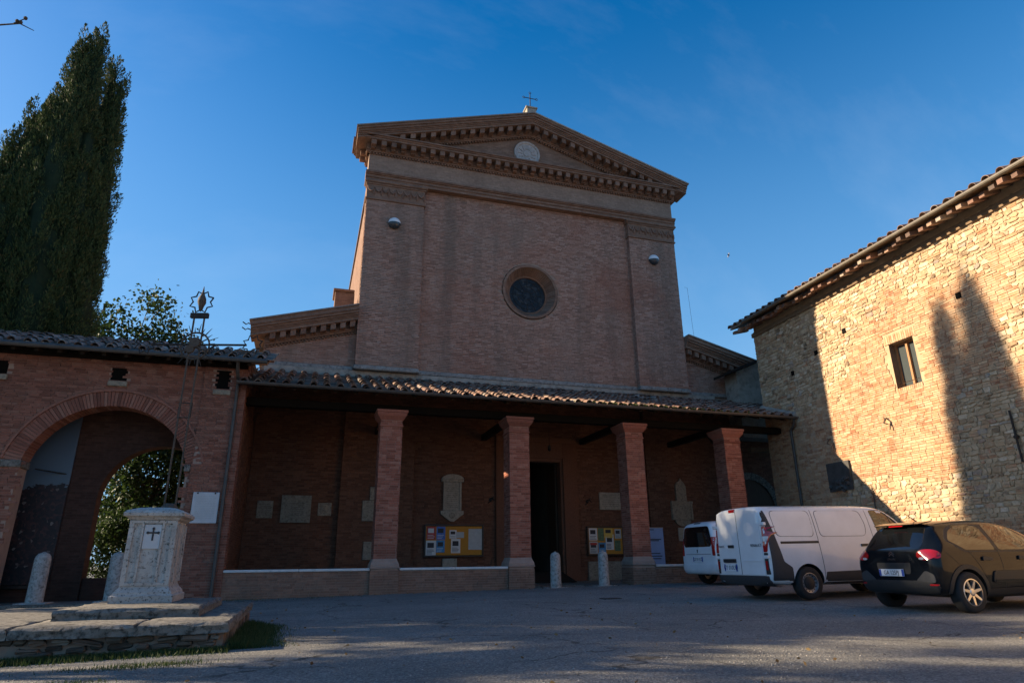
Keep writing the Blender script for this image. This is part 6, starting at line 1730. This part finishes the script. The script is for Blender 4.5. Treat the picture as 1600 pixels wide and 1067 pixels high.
# ---------------------------------------------------------------- big white van
def big_van():
    t = thing("delivery_van", "white panel van with twin rear doors and dark lower trim, parked nose to the wall", "van", origin=False)
    W, WR = 0.965, 0.335
    st = [(0.0, 0.36, 1.90, 0.90, 0.78, 1.05), (0.012, 0.34, 1.935, 0.925, 0.80, 1.05), (0.09, 0.32, 1.96, 0.958, 0.83, 1.05), (0.30, 0.30, 1.968, W, 0.84, 1.05), (1.3, 0.27, 1.972, W, 0.845, 1.05), (2.6, 0.27, 1.972, W, 0.845, 1.05), (3.15, 0.27, 1.965, W, 0.84, 1.05),
          (3.55, 0.27, 1.90, W, 0.80, 1.05), (3.95, 0.27, 1.62, W, 0.78, 1.05), (4.25, 0.27, 1.33, 0.96, 0.80, 1.03), (4.65, 0.27, 1.16, 0.93, 0.78, 0.95), (4.90, 0.30, 1.0, 0.84, 0.70, 0.82), (4.985, 0.36, 0.86, 0.72, 0.6, 0.70)]
    wh = [(0.968, -0.86), (0.968, 0.86), (4.066, -0.86), (4.066, 0.86)]
    body, bvh = car_body(st, "paint_white", "trim_black", wh, 0.395, t)
    for x, y in wh: wheel(t, x, y * 0.985, WR, 1 if y > 0 else -1, 'steel')
    P = lambda poly, mode, name, mat, par=t, **k: patch(bvh, poly, mode, name, mat, par, **k)
    # side: dark quarter and bumper, sill moulding, panels pressed in, rail, handle
    P([(0.07, 1.84), (0.11, 1.84), (0.20, 1.5), (0.32, 1.0), (0.37, 0.78), (0.56, 0.66), (0.585, 0.36), (0.56, 0.30), (0.07, 0.33)], 'side', "dark_rear_quarter", "trim_grey", off=0.004)  # dark grey sheet over the rear quarter, down into the bumper
    P([(1.43, 0.55), (3.60, 0.57), (3.60, 0.30), (1.38, 0.29)], 'side', "sill_moulding", "trim_grey", off=0.006)
    P([(0.36, 1.14), (1.36, 1.14), (1.36, 1.19), (0.36, 1.19)], 'side', "sliding_rail", "trim_black", rnd_=0.01, off=0.003)
    for a in ((0.30, 1.30, 0.38, 1.42, 1.26, 1.82), (1.52, 1.26, 1.50, 2.72, 1.26, 1.82)): pass
    def outline_tube(poly, name):
        sp = smooth_poly(poly, 0.10, 5) if len(poly) > 2 else poly
        mb = MB(); pts = []
        cl = sp + [sp[0]] if len(poly) > 2 else sp
        for i in range(len(cl) - 1):
            a, b = Vector(cl[i]), Vector(cl[i + 1]); m = max(1, int((b - a).length / 0.08))
            for j in range(m): pts.append(a + (b - a) * j / m)
        pts.append(Vector(cl[-1]))
        p3 = []
        for p in pts:
            h = bvh.ray_cast(Vector((p.x, -3, p.y)), Vector((0, 1, 0)))
            if h[0] is not None: p3.append(h[0] + Vector((0, -0.0005, 0)))
        mb.tube(p3, 0.0055, 5, cap=False); return mb.build(name, "trim_grey", t, local=True)
    outline_tube([(1.30, 1.90), (1.42, 1.3), (1.46, 0.62), (1.46, 0.40)], "door_seam") if False else None
    def seam(pl, r=0.0055):
        p3 = []
        for i in range(len(pl) - 1):
            a, b = Vector(pl[i]), Vector(pl[i + 1]); m = max(1, int((b - a).length / 0.07))
            for j in range(m + 1):
                p = a + (b - a) * j / m; h = bvh.ray_cast(Vector((p.x, -3, p.y)), Vector((0, 1, 0)))
                if h[0] is not None: p3.append(h[0])
        MB().tube(p3, r, 5).build("door_seam", "trim_black", t, local=True)
    seam([(1.33, 1.91), (1.36, 1.2), (1.40, 0.30)]); seam([(2.86, 1.91), (2.90, 1.2), (2.90, 0.58)]); seam([(0.30, 1.905), (2.9, 1.915)], 0.004)
    # pressed panel on each side wall: slightly raised white panel with soft edge
    P([(0.30, 1.30), (1.27, 1.28), (1.27, 1.83), (0.24, 1.83)], 'side', "side_panel", "paint_white", off=0.005, rnd_=0.14, th=0.006)
    P([(1.45, 1.28), (2.70, 1.28), (2.74, 1.5), (2.66, 1.83), (1.42, 1.83)], 'side', "side_panel", "paint_white", off=0.005, rnd_=0.14, th=0.006)
    for gp in ([(0.30, 1.30), (1.27, 1.28), (1.27, 1.83), (0.24, 1.83)], [(1.45, 1.28), (2.70, 1.28), (2.76, 1.5), (2.68, 1.83), (1.42, 1.83)]):
        outline_tube(gp, "panel_edge_shade")  # grey line paints the shade along the pressed panel edge
    P([(2.50, 1.055), (2.76, 1.06), (2.76, 1.11), (2.50, 1.105)], 'side', "door_handle", "trim_black", off=0.022, rnd_=0.02, step=0.04)
    wdw = P([(2.98, 1.84), (3.36, 1.85), (3.72, 1.62), (4.02, 1.30), (4.0, 1.18), (3.22, 1.16), (3.08, 1.26)], 'side', "side_window", "car_glass", off=0.004, rnd_=0.06)
    seam([(3.52, 1.76), (3.62, 1.17)], 0.012)
    P([(2.98, 1.84), (3.36, 1.85), (3.72, 1.62), (4.02, 1.30), (4.0, 1.18), (3.22, 1.16), (3.08, 1.26)], 'side', "side_window", "car_glass", off=0.004, rnd_=0.06, side=1)
    # rear face
    P([(-0.80, 0.30), (0.80, 0.30), (0.86, 0.36), (0.87, 0.50), (-0.87, 0.50), (-0.86, 0.36)], 'rear', "rear_bumper", "trim_grey", off=0.035, th=0.05)
    for s in (-1, 1):
        a, b = sorted((s * 0.006, s * 0.80))
        d = P([(a, 0.515), (b, 0.515), (b - (0.06 if s > 0 else 0), 1.86) if s > 0 else (b, 1.90), (a, 1.90) if s > 0 else (a + 0.06, 1.86)], 'rear', "rear_door", "paint_white", off=0.016, th=0.03, rnd_=0.03, step=0.1)
        ty = s * 0.86
        l = P([(ty - 0.045, 0.98), (ty + 0.045, 0.98), (ty + 0.030, 1.50), (ty - 0.055, 1.50)], 'rear', "tail_light", "lens_red", off=0.016, rnd_=0.02, step=0.05)
        P([(ty - 0.04, 1.20), (ty + 0.04, 1.20), (ty + 0.035, 1.30), (ty - 0.045, 1.30)], 'rear', "reversing_lens", "lens_clear", l, off=0.020, rnd_=0.015, step=0.04)
        P([(ty - 0.05, 1.515), (ty + 0.04, 1.515), (ty + 0.0, 1.84), (ty - 0.075, 1.84)], 'rear', "pillar_trim", "trim_black", off=0.010, rnd_=0.02, step=0.05)
        P([(ty - 0.05, 0.53), (ty + 0.05, 0.53), (ty + 0.05, 0.965), (ty - 0.05, 0.965)], 'rear', "pillar_trim", "trim_black", off=0.010, rnd_=0.02, step=0.05)
        P([(ty - 0.03, 0.62), (ty + 0.03, 0.62), (ty + 0.03, 0.80), (ty - 0.03, 0.80)], 'rear', "reflector", "lens_red", off=0.018, rnd_=0.015, step=0.05)
        for z in (0.88, 1.56):
            a2, b2 = sorted((s * 0.80, s * 0.945)); MB().bbox(-0.028, 0.05, a2, b2, z - 0.035, z + 0.035, 0.01).build("hinge", "paint_white", t, local=True)
        P([(s * 0.1 - 0.0 if s > 0 else -0.80, 0.80), (0.80 if s > 0 else -0.1, 0.80), (0.80 if s > 0 else -0.1, 0.815), (s * 0.1 if s > 0 else -0.80, 0.815)], 'rear', "door_crease", "paint_white", d, off=0.026, rnd_=0)
    MB().box(-0.02, 0.0, -0.004, 0.004, 0.52, 1.89).build("door_seam", "trim_black", t, local=True)
    P([(0.16, 0.77), (0.62, 0.77), (0.62, 0.85), (0.16, 0.85)], 'rear', "plate_lamp_bar", "trim_black", off=0.045, rnd_=0.02, th=0.05, step=0.05)
    P([(0.19, 1.085), (0.40, 1.085), (0.40, 1.15), (0.19, 1.15)], 'rear', "rear_handle", "trim_black", off=0.035, rnd_=0.02, th=0.05, step=0.04)
    P([(0.14, 1.855), (0.36, 1.855), (0.36, 1.93), (0.14, 1.93)], 'rear', "brake_light", "lens_red", off=0.016, rnd_=0.012, step=0.04) if False else MB().bbox(-0.025, 0.06, 0.02, 0.24, 1.855, 1.925, 0.008).build("brake_light", "lens_red", t, local=True)
    plate(t, "GY 010UD", 0.38, 0.66, -0.02, 0.48, 0.16)
    rear_text(t, "RENAULT", 0.085, -0.022, -0.60, 1.12); rear_text(t, "TRAFIC", 0.07, -0.022, 0.66, 1.12)
    P([(-0.62, 1.17), (0.62, 1.17), (0.6, 1.8), (-0.6, 1.8)], 'rear', "x", "paint_white") if False else None
    # mirror
    MB().bbox(3.62, 3.80, -1.20, -1.0, 1.15, 1.45, 0.05).build("mirror", "trim_black", t, local=True)
    MB().bbox(3.62, 3.80, 1.0, 1.20, 1.15, 1.45, 0.05).build("mirror", "trim_black", t, local=True)
    place_vehicle(t, 9.45, 13.0, R(0.0))
big_van()

# ---------------------------------------------------------------- smaller white van
def small_van():
    t = thing("passenger_van", "smaller white van with dark rear window, half hidden behind the panel van", "van", origin=False)
    st = [(0.0, 0.42, 1.60, 0.84, 0.66, 1.0), (0.03, 0.36, 1.80, 0.90, 0.72, 1.0), (0.16, 0.32, 1.87, 0.94, 0.77, 1.02), (0.6, 0.28, 1.90, 0.955, 0.79, 1.03), (2.0, 0.26, 1.90, 0.955, 0.79, 1.03), (2.9, 0.26, 1.88, 0.955, 0.78, 1.03), (3.4, 0.26, 1.66, 0.95, 0.74, 1.03), (3.9, 0.26, 1.22, 0.94, 0.76, 1.0), (4.5, 0.28, 1.05, 0.88, 0.7, 0.88), (4.65, 0.36, 0.85, 0.74, 0.6, 0.7)]
    wh = [(0.85, -0.84), (0.85, 0.84), (3.85, -0.84), (3.85, 0.84)]
    body, bvh = car_body(st, "paint_white", "trim_black", wh, 0.385, t)
    for x, y in wh: wheel(t, x, y * 0.98, 0.33, 1 if y > 0 else -1, 'steel')
    P = lambda poly, mode, name, mat, par=t, **k: patch(bvh, poly, mode, name, mat, par, **k)
    P([(-0.70, 1.12), (0.70, 1.12), (0.74, 1.3), (0.64, 1.72), (-0.64, 1.72), (-0.74, 1.3)], 'rear', "rear_window", "car_glass", rnd_=0.12)
    for s in (-1, 1):
        P([(s * 0.80 - 0.06, 0.86), (s * 0.80 + 0.06, 0.86), (s * 0.78 + 0.06, 1.40), (s * 0.78 - 0.05, 1.40)], 'rear', "tail_light", "lens_red", off=0.010, rnd_=0.03, step=0.05)
        P([(1.05, 1.14), (2.9, 1.14), (2.75, 1.66), (1.05, 1.68)], 'side', "side_window", "car_glass", side=s, rnd_=0.06)
    P([(-0.86, 0.36), (0.86, 0.36), (0.90, 0.62), (-0.90, 0.62)], 'rear', "rear_bumper", "paint_white", off=0.04, rnd_=0.05, th=0.06)
    P([(-0.66, 0.90), (0.66, 0.90), (0.66, 0.912), (-0.66, 0.912)], 'rear', "tailgate_crease", "trim_grey", off=0.004, rnd_=0)
    P([(-0.16, 1.80), (0.16, 1.80), (0.16, 1.835), (-0.16, 1.835)], 'rear', "brake_light", "trim_black", off=0.006, rnd_=0.01, step=0.05)
    plate(t, "GS 011LD", 0.0, 0.76, -0.012, 0.50, 0.15)
    m = MB(); m.lathe([(0.0, -0.005), (0.028, -0.005), (0.03, 0.0)], (-0.012, 0, 1.02), 10, 'x'); m.box(-0.018, -0.012, -0.02, 0.02, 0.955, 1.02); m.build("emblem", "badge_dark", t, local=True)
    place_vehicle(t, 11.75, 18.3, R(1.5))
small_van()

# ---------------------------------------------------------------- dark hatchback
def hatchback():
    t = thing("hatchback_car", "dark glossy hatchback with alloy wheels and red round tail lights, nearest vehicle", "car", origin=False)
    st = [(0.0, 0.44, 0.92, 0.66, 0.60, 0.74), (0.02, 0.34, 1.02, 0.79, 0.66, 0.80), (0.09, 0.28, 1.10, 0.835, 0.66, 0.88), (0.20, 0.26, 1.24, 0.855, 0.635, 0.92), (0.34, 0.24, 1.385, 0.862, 0.60, 0.94), (0.46, 0.23, 1.428, 0.866, 0.59, 0.94), (0.85, 0.21, 1.462, 0.872, 0.60, 0.94), (1.45, 0.20, 1.475, 0.875, 0.605, 0.93), (1.95, 0.20, 1.455, 0.875, 0.60, 0.92),
          (2.45, 0.20, 1.34, 0.872, 0.60, 0.91), (2.85, 0.20, 1.12, 0.865, 0.62, 0.90), (3.05, 0.20, 1.02, 0.86, 0.66, 0.88), (3.55, 0.22, 0.94, 0.83, 0.64, 0.80), (3.88, 0.26, 0.80, 0.74, 0.58, 0.68), (3.98, 0.34, 0.68, 0.62, 0.5, 0.56)]
    wh = [(0.64, -0.775), (0.64, 0.775), (3.18, -0.775), (3.18, 0.775)]
    body, bvh = car_body(st, "paint_black", "trim_black", wh, 0.365, t)
    for x, y in wh: wheel(t, x, y, 0.315, 1 if y > 0 else -1, 'alloy')
    P = lambda poly, mode, name, mat, par=t, **k: patch(bvh, poly, mode, name, mat, par, **k)
    # rear: glass, hatch trim, lights, bumper, plate
    P([(-0.56, 0.99), (0.56, 0.99), (0.585, 1.08), (0.50, 1.345), (-0.50, 1.345), (-0.585, 1.08)], 'rear', "rear_window", "car_glass", off=0.004, rnd_=0.07)
    sp = MB(); sp.rings([[(0.24, -0.46, 1.385), (0.50, -0.50, 1.43), (0.50, 0.50, 1.43), (0.24, 0.46, 1.385)], [(0.215, -0.47, 1.402), (0.50, -0.50, 1.446), (0.50, 0.50, 1.446), (0.215, 0.47, 1.402)]]); sp.build("roof_spoiler", "paint_black", t, local=True)
    MB().bbox(0.22, 0.25, -0.15, 0.15, 1.367, 1.386, 0.006).build("brake_light", "lens_red", t, local=True)
    for s in (-1, 1):
        cy = s * 0.66
        l = P([(cy + 0.150 * math.cos(a), 0.90 + 0.082 * math.sin(a)) for a in np.linspace(0, 2 * math.pi, 20, endpoint=False)], 'rear', "tail_light", "lens_red", off=0.014, rnd_=0, step=0.045)
        P([(cy - s * 0.06 + 0.05 * math.cos(a), 0.845 + 0.02 * math.sin(a)) for a in np.linspace(0, 2 * math.pi, 12, endpoint=False)], 'rear', "reversing_lens", "lens_clear", l, off=0.018, rnd_=0, step=0.03)
        P([(0.05, 0.84), (0.15, 0.85), (0.19, 0.91), (0.16, 0.965), (0.07, 0.97)], 'side', "tail_light_wrap", "lens_red", l, off=0.010, side=s, rnd_=0.04, step=0.04)
    P([(-0.72, 0.30), (0.72, 0.30), (0.80, 0.42), (0.62, 0.50), (-0.62, 0.50), (-0.80, 0.42)], 'rear', "bumper_trim", "trim_black", off=0.010, rnd_=0.05)
    for s in (-1, 1):
        P([(s * 0.42, 0.50), (s * 0.76, 0.47), (s * 0.76, 0.60), (s * 0.62, 0.66)], 'rear', "bumper_corner", "trim_grey", off=0.012, rnd_=0.04, step=0.05)
        P([(s * 0.66, 0.43), (s * 0.78, 0.43), (s * 0.78, 0.455), (s * 0.66, 0.455)], 'rear', "reflector", "lens_red", off=0.018, rnd_=0.01, step=0.04)
    P([(-0.33, 0.60), (0.33, 0.60), (0.36, 0.78), (-0.36, 0.78)], 'rear', "plate_recess", "trim_black", off=0.004, rnd_=0.04)
    plate(t, "GA 125PJ", 0.05, 0.62, -0.012, 0.52, 0.115)
    ch = MB()
    for dz in (0.0, 0.035):
        for s in (-1, 1): ch.quadbox([(-0.004, s * 0.0, 0.935 + dz), (-0.004, s * 0.055, 0.89 + dz), (-0.004, s * 0.055, 0.875 + dz), (-0.004, s * 0.0, 0.915 + dz), (0.05, s * 0.0, 0.935 + dz), (0.05, s * 0.055, 0.89 + dz), (0.05, s * 0.055, 0.875 + dz), (0.05, s * 0.0, 0.915 + dz)])
    ch.build("emblem", "chrome", t, local=True)
    rear_text(t, "CITROEN", 0.04, 0.000, 0.02, 0.835, "chrome"); rear_text(t, "C3", 0.05, 0.0, -0.38, 0.835, "chrome")
    for s in (-1, 1):
        # side: windows, sill cladding, air-cushion panel, handles, arch trims
        P([(0.44, 1.13), (0.62, 0.98), (0.71, 0.93), (2.70, 0.91), (2.50, 1.14), (2.17, 1.335), (1.86, 1.405), (1.50, 1.412), (1.18, 1.405), (0.88, 1.392), (0.62, 1.30)], 'side', "window_surround", "trim_black", side=s, rnd_=0.05, off=0.0015)
        P([(0.50, 1.12), (0.66, 1.02), (0.74, 0.965), (1.42, 0.955), (1.40, 1.33), (1.18, 1.37), (0.90, 1.36), (0.66, 1.27)], 'side', "rear_side_window", "car_glass", side=s, rnd_=0.05, off=0.004)
        P([(1.50, 0.955), (2.62, 0.945), (2.45, 1.12), (2.15, 1.30), (1.85, 1.37), (1.50, 1.38)], 'side', "front_side_window", "car_glass", side=s, rnd_=0.05, off=0.004)
        P([(1.42, 0.955), (1.50, 0.955), (1.48, 1.375), (1.40, 1.345)], 'side', "pillar_trim", "trim_black", side=s, rnd_=0.01, off=0.005)
        P([(1.02, 0.24), (2.80, 0.24), (2.80, 0.36), (1.02, 0.36)], 'side', "sill_cladding", "trim_black", side=s, rnd_=0.02, off=0.012)
        cu = P([(1.15, 0.45), (2.62, 0.44), (2.66, 0.62), (1.22, 0.63)], 'side', "door_cushion", "trim_black", side=s, rnd_=0.06, off=0.022)
        P([(1.19, 0.455), (2.58, 0.445), (2.58, 0.48), (1.20, 0.495)], 'side', "cushion_strip", "paint_black", cu, side=s, rnd_=0.015, off=0.030)
        for hx in (1.02, 1.86): P([(hx, 0.79), (hx + 0.22, 0.79), (hx + 0.24, 0.835), (hx + 0.02, 0.855)], 'side', "door_handle", "trim_black", side=s, off=0.03, rnd_=0.02, step=0.04)
        for wx in (0.64, 3.18):
            a0 = 0.05
            poly = [(wx + 0.365 * math.cos(a), 0.3066 + 0.365 * math.sin(a)) for a in np.linspace(0.0, math.pi, 22)] + [(wx + 0.435 * math.cos(a), 0.3066 + 0.435 * math.sin(a)) for a in np.linspace(math.pi, 0.0, 22)]
            P(poly, 'side', "arch_trim", "trim_black", side=s, rnd_=0, off=0.012, step=0.05)
        for pl in ([(1.455, 0.95), (1.47, 0.66), (1.44, 0.36)], [(0.78, 0.955), (0.92, 0.76), (1.06, 0.50)], [(0.30, 0.93), (0.44, 0.80), (0.52, 0.72)]):
            p3 = []
            for i in range(len(pl) - 1):
                a, b = Vector(pl[i]), Vector(pl[i + 1])
                for j in range(8):
                    p = a + (b - a) * j / 7; h = bvh.ray_cast(Vector((p.x, s * 3, p.y)), Vector((0, -s, 0)))
                    if h[0] is not None: p3.append(h[0])
            MB().tube(p3, 0.004, 5).build("door_seam", "trim_black", t, local=True)
    MB().tube([(0.75, 0.0, 1.455), (0.62, 0.0, 1.53), (0.50, 0.0, 1.60)], [0.012, 0.007, 0.004], 6).build("aerial", "trim_black", t, local=True)
    MB().bbox(2.40, 2.58, -1.02, -0.86, 0.92, 1.06, 0.04).build("mirror", "paint_black", t, local=True)
    MB().bbox(2.40, 2.58, 0.86, 1.02, 0.92, 1.06, 0.04).build("mirror", "paint_black", t, local=True)
    place_vehicle(t, 10.05, 9.5, R(0.0))
    t.scale = (1, 1, 1.03)
hatchback()
